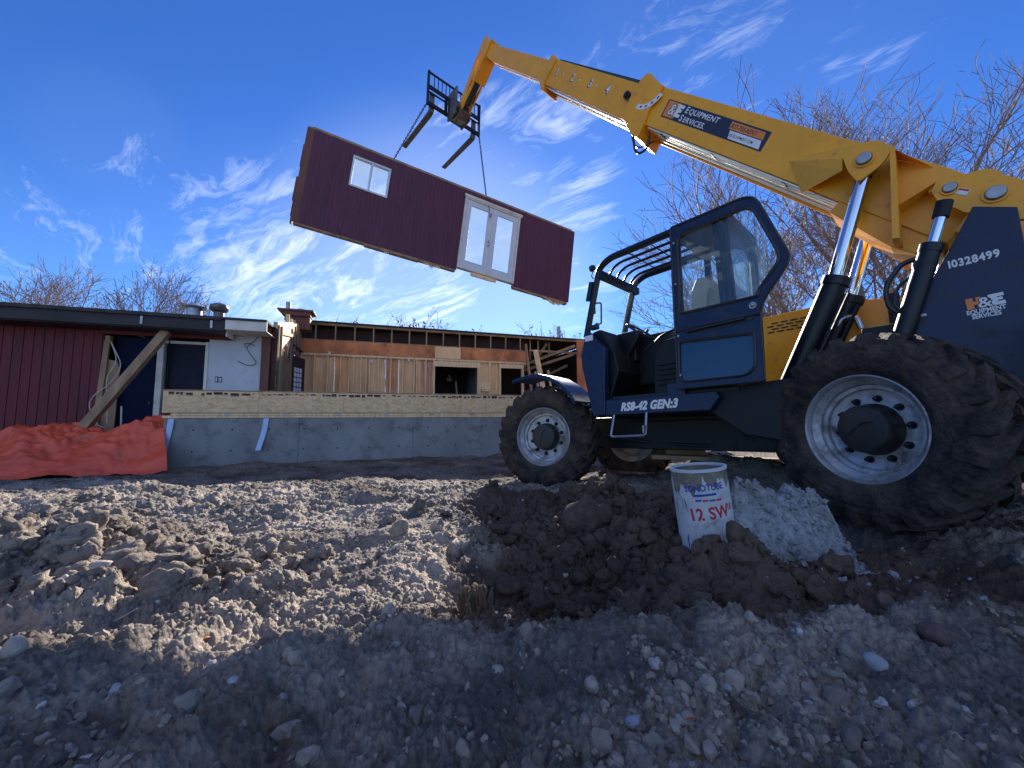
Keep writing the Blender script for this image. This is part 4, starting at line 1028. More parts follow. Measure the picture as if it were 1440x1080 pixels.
def soil(name, attr=True, light=(.385,.32,.262), dark=(.128,.113,.103), wet=(.068,.047,.037)):
    m = bpy.data.materials.new(name); m.use_nodes = True; nt = m.node_tree; N = nt.nodes; L = nt.links
    b = N['Principled BSDF']; b.inputs['Roughness'].default_value = .95; b.inputs['Specular IOR Level'].default_value = .25
    tc = N.new('ShaderNodeTexCoord')
    def noise(sc, det=8, ro=.6):
        n = N.new('ShaderNodeTexNoise'); n.inputs['Scale'].default_value = sc; n.inputs['Detail'].default_value = det; n.inputs['Roughness'].default_value = ro
        L.new(tc.outputs['Object'], n.inputs['Vector']); return n
    n1 = noise(1.4, 10, .68); n2 = noise(45, 4)
    add = N.new('ShaderNodeMath'); add.operation = 'MULTIPLY_ADD'; add.inputs[1].default_value = .35; L.new(n2.outputs[0], add.inputs[0]); L.new(n1.outputs[0], add.inputs[2])
    r = N.new('ShaderNodeMapRange'); r.inputs[1].default_value = .56; r.inputs[2].default_value = .78; L.new(add.outputs[0], r.inputs[0])
    mx = N.new('ShaderNodeMix'); mx.data_type = 'RGBA'; mx.inputs[6].default_value = (*dark, 1); mx.inputs[7].default_value = (*light, 1); L.new(r.outputs[0], mx.inputs[0])
    out = mx.outputs[2]
    if attr:
        at = N.new('ShaderNodeAttribute'); at.attribute_name = 'damp'
        m2 = N.new('ShaderNodeMix'); m2.data_type = 'RGBA'; L.new(at.outputs['Fac'], m2.inputs[0]); L.new(out, m2.inputs[6])
        w2 = N.new('ShaderNodeMix'); w2.data_type = 'RGBA'; w2.inputs[6].default_value = (*wet, 1); w2.inputs[7].default_value = (.13,.088,.068,1); L.new(r.outputs[0], w2.inputs[0])
        L.new(w2.outputs[2], m2.inputs[7]); out = m2.outputs[2]
    L.new(out, b.inputs['Base Color'])
    n3 = noise(120, 6, .7); n4 = N.new('ShaderNodeTexVoronoi'); n4.inputs['Scale'].default_value = 55; L.new(tc.outputs['Object'], n4.inputs['Vector'])
    ad = N.new('ShaderNodeMath'); ad.operation = 'SUBTRACT'; L.new(n3.outputs[0], ad.inputs[0]); L.new(n4.outputs['Distance'], ad.inputs[1])
    bp = N.new('ShaderNodeBump'); bp.inputs['Strength'].default_value = .8; bp.inputs['Distance'].default_value = .012
    L.new(ad.outputs[0], bp.inputs['Height']); L.new(bp.outputs[0], b.inputs['Normal'])
    return m
soilm = soil('soil')
az = np.concatenate([np.linspace(-math.pi, R(-66), 60, endpoint=False), np.linspace(R(-66), R(66), 1150), np.linspace(R(66), math.pi, 61)[1:-1]])
rad = np.concatenate([np.linspace(.02, .5, 16, endpoint=False), np.geomspace(.5, 8.5, 620, endpoint=False), np.geomspace(8.5, 900, 90)])
A_, R_ = np.meshgrid(az, rad, indexing='xy'); nA = len(az); nR = len(rad)
gx = (R_*np.sin(A_)).ravel(); gy = (R_*np.cos(A_)).ravel()
gz = height(gx, gy)
pit, mound, heap = masks(gx, gy)
nz = fbm(gx, gy, 2.2, 5, 71)*.5
damp = np.clip(sm(.15,.65, mound*1.1+pit*.75+nz*.5) + .35*sm(.3,.9,heap+nz*.6) , 0, 1)
damp = np.clip(damp + .55*sm(.05,.45,fbm(gx,gy,1.6,6,75,.6)*.6)*(1-.6*ga(gx,gy,-1.0,2.8,1.0,.9)), 0, 1)
damp = np.clip(damp + .6*sm(4.6,5.4,gy+nz)*(1-sm(9,12,gy)), 0, 1)
i0 = (np.arange(nR-1)[:,None]*nA + np.arange(nA)[None,:]); i1 = (np.arange(nR-1)[:,None]*nA + (np.arange(nA)[None,:]+1) % nA)
F_ = np.stack([i0, i1, i1+nA, i0+nA], -1).reshape(-1, 4)[:, ::-1]
V_ = np.stack([gx, gy, gz], -1)
cen = np.array([[0, 0, height(np.zeros(1), np.zeros(1))[0]]]); V_ = np.vstack([V_, cen])
g = make_mesh('ground', V_, F_, soilm, {'damp': np.append(damp, 0)}); tag(g, kind='structure')

# loose stones and crumbs of soil: too many to count
def ico(sub):
    bm = bmesh.new(); bmesh.ops.create_icosphere(bm, subdivisions=sub, radius=1.); v = np.array([p.co[:] for p in bm.verts]); f = np.array([[q.index for q in fc.verts] for fc in bm.faces]); bm.free(); return v, f
def scatter(name, n, sub, smin, smax, seed, m, region, flat=.7, sink=.25, alpha=2.2, zs=None):
    rg = np.random.default_rng(seed); v, f = ico(sub); x, y, keep = region(rg, n)
    x = x[keep]; y = y[keep]; n = len(x)
    s = smin*(1-rg.random(n))**(-1/alpha); s = np.clip(s, smin, smax)
    z = height(x, y, 2) if zs is None else zs
    T = 6; temps = []
    for t in range(T):
        d = v.copy(); k = 1+.24*np.sin(d@rg.normal(0,2.2,3)+rg.random()*6)+.20*np.sin(d@rg.normal(0,4,3)+rg.random()*6)+(.10*np.sin(d@rg.normal(0,9,3)) if sub > 2 else 0)+rg.normal(0,.09 if sub < 3 else .045,len(v))
        temps.append(d*k[:,None])
    temps = np.array(temps)[rg.integers(0, T, n)]
    q = rg.normal(0,1,(n,4)); q /= np.linalg.norm(q,axis=1)[:,None]; w,a,b,c = q.T
    Rm = np.stack([1-2*(b*b+c*c),2*(a*b-c*w),2*(a*c+b*w),2*(a*b+c*w),1-2*(a*a+c*c),2*(b*c-a*w),2*(a*c-b*w),2*(b*c+a*w),1-2*(a*a+b*b)],-1).reshape(n,3,3)
    P = np.einsum('nij,nkj->nki', Rm, temps*s[:,None,None]*np.stack([np.ones(n),rg.uniform(.65,1,n),rg.uniform(flat-.15,flat+.15,n)],-1)[:,None,:])
    P[:,:,0] += x[:,None]; P[:,:,1] += y[:,None]; P[:,:,2] += (z+s*(flat-sink))[:,None]
    Fs = (f[None]+np.arange(n)[:,None,None]*len(v)).reshape(-1,3)
    tone = np.repeat(rg.random(n), len(v))
    mo = masks(x, y); dm = np.clip(sm(.15,.65,mo[1]*1.1+mo[0]*.75+fbm(x,y,2.2,5,71)*.25)+.35*mo[2],0,1)
    o = make_mesh(name, P.reshape(-1,3), Fs, m, {'tone': tone, 'damp': np.repeat(dm, len(v))}, smooth=sub > 2); tag(o, kind='stuff'); return o
def stone_mat(name, cols, attrdamp=False):
    m = bpy.data.materials.new(name); m.use_nodes = True; nt = m.node_tree; N = nt.nodes; L = nt.links
    b = N['Principled BSDF']; b.inputs['Roughness'].default_value = .85; b.inputs['Specular IOR Level'].default_value = .3
    at = N.new('ShaderNodeAttribute'); at.attribute_name = 'tone'; rp = N.new('ShaderNodeValToRGB'); L.new(at.outputs['Fac'], rp.inputs[0])
    e = rp.color_ramp.elements; e[0].color = (*cols[0],1); e[1].color = (*cols[-1],1)
    for k, c in enumerate(cols[1:-1]): q = e.new((k+1)/(len(cols)-1)); q.color = (*c,1)
    tc = N.new('ShaderNodeTexCoord'); n = N.new('ShaderNodeTexNoise'); n.inputs['Scale'].default_value = 40; n.inputs['Detail'].default_value = 6; L.new(tc.outputs['Object'], n.inputs['Vector'])
    mr = N.new('ShaderNodeMapRange'); mr.inputs[3].default_value = .6; mr.inputs[4].default_value = 1.35; L.new(n.outputs[0], mr.inputs[0])
    vm = N.new('ShaderNodeVectorMath'); vm.operation = 'SCALE'; L.new(rp.outputs[0], vm.inputs[0]); L.new(mr.outputs[0], vm.inputs[3]); out = vm.outputs[0]
    if attrdamp:
        a2 = N.new('ShaderNodeAttribute'); a2.attribute_name = 'damp'; mx = N.new('ShaderNodeMix'); mx.data_type = 'RGBA'; mx.inputs[7].default_value = (.095,.060,.045,1); L.new(a2.outputs['Fac'], mx.inputs[0]); L.new(out, mx.inputs[6]); out = mx.outputs[2]
    L.new(out, b.inputs['Base Color'])
    bp = N.new('ShaderNodeBump'); bp.inputs['Strength'].default_value = .6; bp.inputs['Distance'].default_value = .006; L.new(n.outputs[0], bp.inputs['Height']); L.new(bp.outputs[0], b.inputs['Normal'])
    return m
crumbm = stone_mat('soil_crumbs', [(.14,.115,.10),(.24,.195,.16),(.34,.285,.235),(.19,.155,.135)], True)
gravm = stone_mat('gravel_stones', [(.20,.175,.165),(.40,.37,.34),(.28,.21,.17),(.36,.34,.35),(.55,.52,.48)])
def polar(r0, r1, a0=-62, a1=62, p=1.0):
    def f(rg, n):
        r = r0*(r1/r0)**(rg.random(n)**p); a = np.radians(rg.uniform(a0, a1, n)); x = r*np.sin(a); y = r*np.cos(a)
        w = .08+.92*sm(-.25,.45,fbm(x,y,1.3,4,55,.6)); w = w*np.clip(1-.7*ga(x,y,-1.0,2.9,.7,.7),.2,1)
        inwall = ((x-HO.x)*HY.x+(y-HO.y)*HY.y) > -.02
        return x, y, (rg.random(n) < w) & ~inwall
    return f
scatter('soil_crumbs', 34000, 1, .004, .015, 1, crumbm, polar(.7, 6.), .7, .3, 2.0)
scatter('soil_clods', 3800, 2, .009, .030, 2, crumbm, polar(.8, 6.5), .75, .45, 2.3)
scatter('gravel', 3800, 2, .004, .017, 3, gravm, polar(.65, 5.), .65, .3, 2.1)
def moundreg(rg, n):
    x = np.concatenate([rg.normal(.85,.55,n), rg.normal(-2.1,.5,n//2)]); y = np.concatenate([rg.normal(2.6,.6,n), rg.normal(1.85,.3,n//2)])
    return x, y, (y > 1.6) & (y < 4.6)
scatter('mound_clods', 2200, 3, .014, .075, 4, soil('clod_soil', True), moundreg, .75, .45, 1.9)

# individual stones one can point at
def ray(px, py):
    f = 540.; p = R(4.9); c, s_ = math.cos(p), math.sin(p)
    return Vector(((px-720)/f, c + s_*(py-540)/f, s_ - c*(py-540)/f))
def rock(px, py, wpx, m, label, seed, sq=(1,.8,.7), sub=3, ang=.25, name='stone', cat='stone'):
    d = ray(px, py); k = .3
    for _ in range(900):
        p = d*k; 
        if p.z < height(np.array([p.x]), np.array([p.y]), 2)[0]: break
        k += .01
    p = d*k; s = wpx/540*p.y/2; rg = np.random.default_rng(seed); v, f = ico(sub)
    kk = 1+ang*(.5*np.sin(v@rg.normal(0,2.,3)+1)+.4*np.sin(v@rg.normal(0,3.6,3)))+rg.normal(0,.02*ang/.25,len(v))
    v = v*kk[:,None]*np.array(sq)*s
    o = make_mesh(name, v, f, m); o.location = (p.x, p.y, height(np.array([p.x]),np.array([p.y]),2)[0]+s*sq[2]*.35); o.rotation_euler = (0, rg.uniform(-.2,.2), rg.uniform(0,3))
    tag(o, label, cat); return o
brownrock = mat('brown_rock', (.13,.085,.075), .8, 0, .3, 18, bump=.6, bscale=40)
palerock = mat('pale_rock', (.34,.29,.25), .8, 0, .25, 18, bump=.6, bscale=40)
clodm = mat('dark_clod', (.085,.058,.045), .95, 0, .35, 22, bump=1., bscale=60)
rock(889, 1026, 24, mat('blue_grey_pebble', (.26,.29,.36), .6, 0, .1, 20), 'smooth oval blue-grey pebble near the bottom edge', 1, (.75,1,.6), ang=.04)
rock(1325, 905, 44, brownrock, 'largest reddish brown angular rock in the shaded ground below the rear tyre', 2, (1,.7,.6), ang=.35)
rock(827, 738, 66, clodm, 'big blocky dark clod on top of the mound between wheel and form tube', 3, (1,.9,.85), ang=.3, name='clod', cat='clod')
rock(803, 700, 34, clodm, 'rounded clod just below the front wheel hub', 4, (1,.9,.9), ang=.2, name='clod', cat='clod')
rock(18, 925, 30, palerock, 'pale sunlit rock at the far left edge', 5, (.8,.8,1.1), ang=.3)
rock(140, 795, 22, palerock, 'pale flat stone in the dark heap at left', 6, (1,.8,.5), ang=.2)
rock(1230, 940, 26, lightgrey, 'light grey stone beside the reddish brown rock', 7, (1,.8,.8), ang=.2)
rock(327, 960, 16, lightgrey, 'small round grey stone in the foreground shade at lower left', 8, (1,.9,.7), ang=.1)
rock(697, 948, 20, palerock, 'pale stone in the middle of the shaded foreground', 9, (1,.8,.6), ang=.2)
rock(1020, 970, 16, lightgrey, 'small white flat pebble right of bottom centre', 10, (1,.7,.5), ang=.1)
rock(1035, 1008, 22, clodm, 'dark crumbly clod right of the dry orange leaf', 12, (1,.8,.8), ang=.3, name='clod', cat='clod')
# spiky clump at the edge of the lit bank
bb = MB(); rs = random.Random(5)
pz = height(np.array([-.17]), np.array([1.72]), 1)[0]
for k in range(60):
    a = rs.uniform(0, 6.28); l = rs.uniform(.03,.12); x0 = -.17+rs.gauss(0,.03); y0 = 1.74+rs.gauss(0,.03)
    bb.tube([(x0,y0,pz-.02),(x0+.3*l*math.cos(a),y0+.3*l*math.sin(a),pz+l*.6),(x0+.45*l*math.cos(a),y0+.4*l*math.sin(a),pz+l)], [.007,.006,.003], 5)
o = bb.build('root_clump', mat('muddy_roots', (.16,.10,.06), .9, 0, .3, 30)); tag(o, 'small upright clump of muddy roots on the edge of the sunlit bank', 'root clump')
def leaf(px, py, size, label, rot):
    d = ray(px, py); k = .3
    while (d*k).z > height(np.array([(d*k).x]), np.array([(d*k).y]), 2)[0] and k < 6: k += .01
    p = d*k; b = MB(); n = 8; vs = []; fs = []
    for i in range(n+1):
        t = i/n; w = .42*math.sin(math.pi*t)**.8*size; c = .25*size*math.sin(3*t)
        vs += [(t*size-size/2, -w, c+.3*w), (t*size-size/2, 0, c), (t*size-size/2, w, c+.35*w)]
    for i in range(n): fs += [(i*3,i*3+1,i*3+4,i*3+3),(i*3+1,i*3+2,i*3+5,i*3+4)]
    b.add(vs, fs); o = b.build('dry_leaf', mat('dry_leaf_orange', (.34,.10,.04), .7, 0, .3, 40)); o.location = (p.x,p.y,p.z+.012); o.rotation_euler = (.3,.2,rot)
    md = o.modifiers.new('solid','SOLIDIFY'); md.thickness = .0008
    tag(o, label, 'leaf', 'dry orange leaves on the soil'); return o
leaf(963, 1016, .052, 'curled dry orange leaf near the bottom right of centre', .3)
leaf(287, 902, .034, 'small dry orange leaf on the sunlit soil at left', 1.1)
# twig
d = ray(158, 935)*1.35; tz = height(np.array([d.x]), np.array([d.y]), 2)[0]
o = MB().tube([(d.x-.05,d.y,tz+.005),(d.x,d.y+.03,tz+.03),(d.x+.05,d.y+.02,tz+.06)], [.004,.003,.002], 6).build('twig', palerock, smooth=True); tag(o, 'thin pale twig sticking out of the soil at lower left', 'twig')

# ------------------------------------------------------------------ FORM TUBE, CONCRETE, TARP, PLANK
tubec = Vector((1.095, 2.24, -.47)); tr = .145
tm = Matrix.Translation((tubec.x+.02, tubec.y, -.785)) @ Matrix.Rotation(R(-6), 4, 'Y')
ft = empty('form_tube', 'short cardboard concrete form tube with torn printed label standing in the mud', 'form tube', tm)
paper = mat('tube_paper', (.50,.50,.53), .7, 0, .12, 8, dirt=(.20,.16,.13), dirt_amt=.22, dscale=9)
card = mat('tube_cardboard', (.20,.17,.135), .85, 0, .3, 20, bump=.4, bscale=60)
b = MB(); b.lathe([(tr,0),(tr,.495),(tr-.007,.497),(tr-.007,0)], 56, 'z'); b.build('tube_wall', card, ft, smooth=True, angle=30)
# torn paper wrap
b = MB(); n = 120; rs = random.Random(2); vs = []; fs = []
for i in range(n+1):
    a = 2*math.pi*i/n; top = .43 + .022*math.sin(a*9)+.012*rs.uniform(-1,1)+.012*math.sin(a*23+1) - (.035 if math.sin(a*2+.4) > .3 else 0); 
    for z in (.0, top): vs.append(((tr+.0016)*math.cos(a), (tr+.0016)*math.sin(a), z))
for i in range(n): fs.append((i*2, i*2+2, i*2+3, i*2+1))
b.add(vs, fs); b.build('paper_wrap', paper, ft, smooth=True)
b = MB(); b.lathe([(tr-.008,.488),(tr+.004,.488),(tr+.005,.502),(tr-.009,.504)], 56, 'z', closed=True); b.build('tube_rim', drywall, ft, smooth=True, angle=30)
toA = math.atan2(-tubec.y, -tubec.x)
def bendr(off, z0, rot=0.):
    cr, sr = math.cos(rot), math.sin(rot)
    def f(p):
        x = p.x*cr-p.y*sr+off; y = p.x*sr+p.y*cr; r_ = tr+.0024+p.z; a = toA + x/tr
        return Vector((r_*math.cos(a), r_*math.sin(a), z0+y))
    return f
text('tube_text', '12 SW', .088, redtxt, ft, None, bold=.0025, sx=.84, spacing=1.05, bend=bendr(-.070,.232,.10), extr=.0002)
text('tube_text', '18', .05, redtxt, ft, None, bold=.001, sx=.8, bend=bendr(.135,.275,.10), extr=.0002)
text('tube_text', 'SONOTUBE', .048, bluetxt, ft, None, bold=.0012, sx=.78, spacing=1.05, bend=bendr(-.080,.385,.06), extr=.0002)
def patch(pts, m, off, z0, name='tube_print', rot=.06, sub=8):
    f = bendr(off, z0, rot); b = MB(); (x0,y0,x1,y1) = pts; vs = []; fs = []
    for i in range(sub+1):
        x = x0+(x1-x0)*i/sub; vs += [f(Vector((x,y0,0))), f(Vector((x,y1,0)))]
    for i in range(sub): fs.append((i*2,i*2+2,i*2+3,i*2+1))
    b.add(vs, fs); return b.build(name, m, ft)
patch((0,0,.115,.012), bluetxt, -.035, .360)
def shield(off, z0, s):
    f = bendr(off, z0, .06); b = MB(); P = [(-.5,.3),(-.42,.5),(0,.62),(.42,.5),(.5,.3),(.5,-.3),(.0,-.5),(-.5,-.3)]
    b.add([f(Vector((x*s, y*s, 0))) for x, y in P], [tuple(range(8))]); b.build('tube_print', bluetxt, ft)
    b = MB()
    for k in range(3):
        for j in range(5):
            x0 = -.38+j*.16; y0 = .24-k*.24; b.add([f(Vector(((x0+dx)*s, (y0+dy)*s, .0006))) for dx, dy in ((0,0),(.10,0),(.10,.10),(0,.10))], [(0,1,2,3)])
    b.build('tube_print', paper, ft)
shield(-.118, .30, .075); shield(-.045, .10, .115); shield(-.02,-.02,.09)
for k in range(4): patch((0,0,.03,.01), redtxt if k % 2 else bluetxt, -.03+.035*k, .335)

# spilled concrete heap
nx, ny = 420, 300
X_, Y_ = np.meshgrid(np.linspace(.92,2.28,nx), np.linspace(1.70,2.75,ny), indexing='xy'); x = X_.ravel(); y = Y_.ravel()
pk = .27*ga(x,y,1.68,2.42,.16,.15,.4)+.19*ga(x,y,1.27,2.22,.18,.13)+.20*ga(x,y,1.90,2.42,.13,.11)+.22*ga(x,y,1.50,2.22,.32,.13)
gz0 = height(x, y, 1)
base_ = gz0 + (np.maximum(gz0,-.80)-gz0)*sm(.10,.26,pk)
z = -.985 + 1.72*pk + .06*lumps(x+.03*gn(x*14,y*14,2),y+.03*gn(x*14,y*14,9),8,61)*np.clip(pk*5,0,1) + .040*lumps(x+.01*gn(x*40,y*40,2),y,19,63) + .018*lumps(x,y,45,64) + .02*fbm(x,y,14,5,65,.65)
idx = np.arange(nx*ny).reshape(ny,nx); F2 = np.stack([idx[:-1,:-1],idx[:-1,1:],idx[1:,1:],idx[1:,:-1]],-1).reshape(-1,4)
o = make_mesh('concrete_spill', np.stack([x,y,z],-1), F2, wetcon); tag(o, 'pale grey heap of spilled wet concrete between form tube and rear tyre', 'concrete heap')
vis = np.where(z > height(x, y, 2)-.01)[0]; rg = np.random.default_rng(8); sel = rg.choice(vis, 900)
hx_ = x[sel]; hy_ = y[sel]; hz_ = z[sel]
def onheap(rg_, n): return hx_, hy_, np.ones(len(hx_), bool)
scatter('concrete_crumbs', 900, 2, .007, .026, 17, wetcon, onheap, .8, .6, 2.4, zs=hz_)
def aroundheap(rg_, n):
    a_ = rg_.normal(1.6,.33,n); b_ = rg_.normal(2.16,.2,n); return a_, b_, np.ones(n, bool)
scatter('concrete_crumbs', 320, 2, .006, .02, 18, wetcon, aroundheap, .8, .3, 2.4)

# orange tarp over a low pile
nx, ny = 340, 140
X_, Y_ = np.meshgrid(np.linspace(-5.6,.03,nx), np.linspace(-.95,1.30,ny), indexing='xy'); a = X_.ravel(); c = Y_.ravel()
a = a + .50*np.clip(-c,0,1)*sm(-1.6,-.1,a)
wx = HO.x+HX.x*a+HY.x*c; wy = HO.y+HX.y*a+HY.y*c; gz0 = height(wx, wy, 0)
edge = .12*gn(a*1.3, a*0+3.3, 81)
env = sm(-.95,.55,c+edge)**.75*(1-sm(1.15,1.28,c)*.7)
prof_ = .50*sm(-3.7,-2.0,a)+.20*ga(a,c,-2.0,.6,1.0,9.) + .38*sm(-1.3,-.25,a) - .16*ga(a,c,-1.0,.4,.45,9.)
folds = .075*(1-2*np.abs(gn(a*1.1+c*.9+.2*gn(a*3,c*3,88), c*1.4-a*.5, 87))) + .025*(1-2*np.abs(gn(a*2.6-c*1.7+.3*gn(a*4,c*4,90), c*2.9+a*.9, 89))) + .007*(1-2*np.abs(gn(a*6+c*3,c*5-a*2.2,92))) + .003*(1-2*np.abs(gn(a*13-c*6,c*12+a*5,94))) + .03*np.abs(fbm(a*1.0+c*.6, c*1.5-a*.3, 1.3, 4, 83)) + .03*np.abs(gn(a*3+c*4, c*2, 85)) + .02*gn(a*9+c*5,c*4,86)
z = gz0 + .03 + env*(prof_*.78+.10) + folds*1.1*(.3+env)
idx = np.arange(nx*ny).reshape(ny,nx); F2 = np.stack([idx[:-1,:-1],idx[:-1,1:],idx[1:,1:],idx[1:,:-1]],-1).reshape(-1,4)
tarpm = mat('orange_tarp', (.74,.098,.045), .30, 0, .12, 1.4, bump=.25, bscale=9, dirt=(.45,.17,.11), dirt_amt=.12, dscale=1.5)
o = make_mesh('tarp', np.stack([wx,wy,z],-1), F2, tarpm); tag(o, 'crumpled orange plastic tarp draped beside the concrete wall', 'tarp')
md = o.modifiers.new('s','SOLIDIFY'); md.thickness = .004

# planks lying beyond the machine
for a_, c_p, w, hgt, m, lab in (((1.75,4.9,-.50),(3.6,4.45,-.53),.18,.05,lumber2,'long weathered plank lying on the dirt bank under the telehandler'),
                        ((1.98,5.0,-.46),(2.45,4.95,-.42),.09,.14,lumber2,'short pale wood offcut on the dirt bank behind the form tube')):
    o = MB().beam(a_, c_p, w, hgt).build('plank', m, bevel=.004); tag(o, lab, 'plank')
nx, ny = 160, 60
X_, Y_ = np.meshgrid(np.linspace(1.2,5.2,nx), np.linspace(4.2,5.9,ny), indexing='xy'); x = X_.ravel(); y = Y_.ravel()
# ------------------------------------------------------------------ TREES
def tree(name, base, height_, seed, stems, label, spread=.5, depth=6, r0=.2, leaves=0, weep=0., group=None, minr=.006, kids=3, tw=None, lean=None, leafsize=.05):
    rs = random.Random(seed); P1 = MB(); P2 = MB(); tips = []
    def grow(p, d, L, r, lev):
        n = 4 if lev < 2 else 3; pts = [p.copy()]; q = p.copy(); dd = d.copy(); rad_ = [r]
        r1 = max(r*.62, minr*.8)
        for k in range(n):
            j = Vector((rs.gauss(0,1), rs.gauss(0,1), rs.gauss(0,1)))*(.04+.022*lev)
            dd = (dd + j + Vector((0,0,(.07 if not weep else -weep*lev*.25)))).normalized(); q = q + dd*(L/n); pts.append(q.copy()); rad_.append(r+(r1-r)*(k+1)/n)
        (P1 if lev < 2 else P2).tube(pts, rad_, 8 if lev < 1 else (6 if lev < 3 else 3), cap=lev < 2)
        if lev >= depth-1: tips.append((pts[-1], dd)); tips.append((pts[-2], dd)); return
        m_ = kids + (1 if rs.random() < .4 else 0)
        for k in range(m_):
            t = rs.uniform(.30, 1.0) if k else 1.0
            i = min(int(t*n), n-1); bp = pts[i].lerp(pts[i+1], t*n-i)
            ax = dd.orthogonal().normalized(); ax.rotate(Matrix.Rotation(rs.uniform(0, 6.28), 3, dd))
            nd = (dd + ax*rs.uniform(.35, .95)*(.6+spread)).normalized() if k else (dd+ax*.25).normalized()
            grow(bp, nd, L*rs.uniform(.58, .86), max(r1*(1. if not k else rs.uniform(.5,.8)), minr), lev+1)
    for (dx, dy, sc) in stems:
        grow(Vector((dx*.15, dy*.15, 0)), Vector((dx, dy, 1)).normalized(), height_*.33*sc, r0*sc, 0)
    e = empty(name, label, 'tree', Matrix.Translation(base), group)
    P1.build('trunk', barkm, e, smooth=True); P2.build('crown', twigm if tw is None else tw, e)
    if leaves:
        b = MB()
        for k in range(leaves):
            p, d = tips[rs.randrange(len(tips))]; p = p + Vector((rs.gauss(0,.06),rs.gauss(0,.06),rs.gauss(0,.06))); s = leafsize*rs.uniform(.6,1.3)
            u = Vector((rs.gauss(0,1),rs.gauss(0,1),rs.gauss(0,1))).normalized(); w = u.orthogonal().normalized()
            b.add([p-u*s, p-w*s*.5, p+u*s, p+w*s*.5], [(0,1,2,3)])
        b.build('leaves', leafm, e)
    return e
tree('bare_tree', (10.0, 10.8, -.9), 10.8, 12, [(-.55,.1,1.0),(-.2,-.1,1.05),(.15,.2,1.1),(.65,-.1,1.0),(-.8,.3,.7)], 'large bare multi-stemmed tree rising behind the telehandler', .30, 7, .20, 900, kids=3, minr=.0075, leafsize=.04)
tree('bare_tree', (16.0, 12.5, -.9), 10.5, 31, [(-.5,.1,1.0),(.1,.1,1.0),(-.9,.1,.8)], 'bare tree at the right edge behind the tower', .45, 6, .16, 300, kids=3, minr=.009, leafsize=.04)
tree('bare_tree', (-28.5, 23, 1.0), 9.2, 21, [(-.5,0,1),(.3,0,1),(0,.2,1)], 'small bare tree behind the far left end of the red wing', .5, 6, .14, 300, kids=3, minr=.013)
tree('bare_tree', (-20.6, 22, 1.0), 8.2, 22, [(-.4,0,1),(.5,0,1)], 'small bare tree behind the red wing above the doorways', .5, 6, .13, 300, kids=3, minr=.013)
tree('bare_tree', (3.6, 21, -.9), 7.0, 23, [(-.2,0,1),(.3,0,1)], 'drooping bare tree behind the house beside the cab', .35, 7, .16, 0, weep=.35, kids=3, minr=.010)
for i, (x, y, h_, sd, lab) in enumerate(((-8.2,20,5.1,41,'twiggy tree tip above the left part of the framed wall roof'),(-5.6,21,5.6,42,'reddish leafy twigs above the middle of the framed wall roof'),(-3.6,21,5.3,43,'reddish leafy twigs above the roof over the wide window opening'),(2.2,21,5.0,44,'small twig tuft above the right end of the framed roof'))):
    tree('bare_tree', (x, y, 1.2), h_*.86, sd, [(-.3,0,1),(.3,0,1)], lab, .5, 5, .07, 160, kids=3, minr=.012, leafsize=.09)
# brushy heap behind the engine bay
b = MB(); rs = random.Random(9)
for k in range(900):
    x = rs.uniform(-1.6,1.6); y = rs.uniform(-.8,.8); z = rs.uniform(0,1)*(1.5-.25*abs(x)); l = rs.uniform(.1,.3)
    a = rs.uniform(0,6.28); u = Vector((math.cos(a), math.sin(a), rs.uniform(-.3,.6)))*l; b.add([Vector((x,y,z)), Vector((x,y,z))+u*.5+Vector((0,0,.03)), Vector((x,y,z))+u, Vector((x,y,z))+u*.5-Vector((0,0,.03))], [(0,1,2,3)])
sh = empty('shrub', 'low dark shrub behind the yellow engine cover', 'shrub', Matrix.Translation((7.6, 9.3, .55)))
b.build('foliage', mat('shrub_leaf', (.055,.06,.03), .6, 0, .5, 3), sh)
b = MB()
for k in range(14): b.tube([(rs.uniform(-.4,.4),0,-1.5),(rs.uniform(-1.2,1.2),rs.uniform(-.4,.4),1.2)], .02, 5)
b.build('stem', barkm, sh)

# ------------------------------------------------------------------ SKY, SUN, CAMERA
SA_, SE_ = R(7.2), R(23.5); sun_dir = Vector((math.sin(SA_)*math.cos(SE_), math.cos(SA_)*math.cos(SE_), math.sin(SE_)))
el = math.asin(sun_dir.z); azm = math.atan2(sun_dir.x, sun_dir.y)
w = bpy.data.worlds.new('World'); scn.world = w; w.use_nodes = True; nt = w.node_tree; N = nt.nodes; L = nt.links
bg = N['Background']; bg.inputs[1].default_value = .10
sky = N.new('ShaderNodeTexSky'); sky.sky_type = 'NISHITA'; sky.sun_disc = False; sky.sun_elevation = el; sky.sun_rotation = azm
sky.air_density = 1.; sky.dust_density = .08; sky.ozone_density = 2.0; sky.altitude = 1200
tc = N.new('ShaderNodeTexCoord')
hsv = N.new('ShaderNodeHueSaturation'); hsv.inputs['Saturation'].default_value = 1.18; L.new(sky.outputs[0], hsv.inputs['Color'])
hsv.inputs['Hue'].default_value = .512
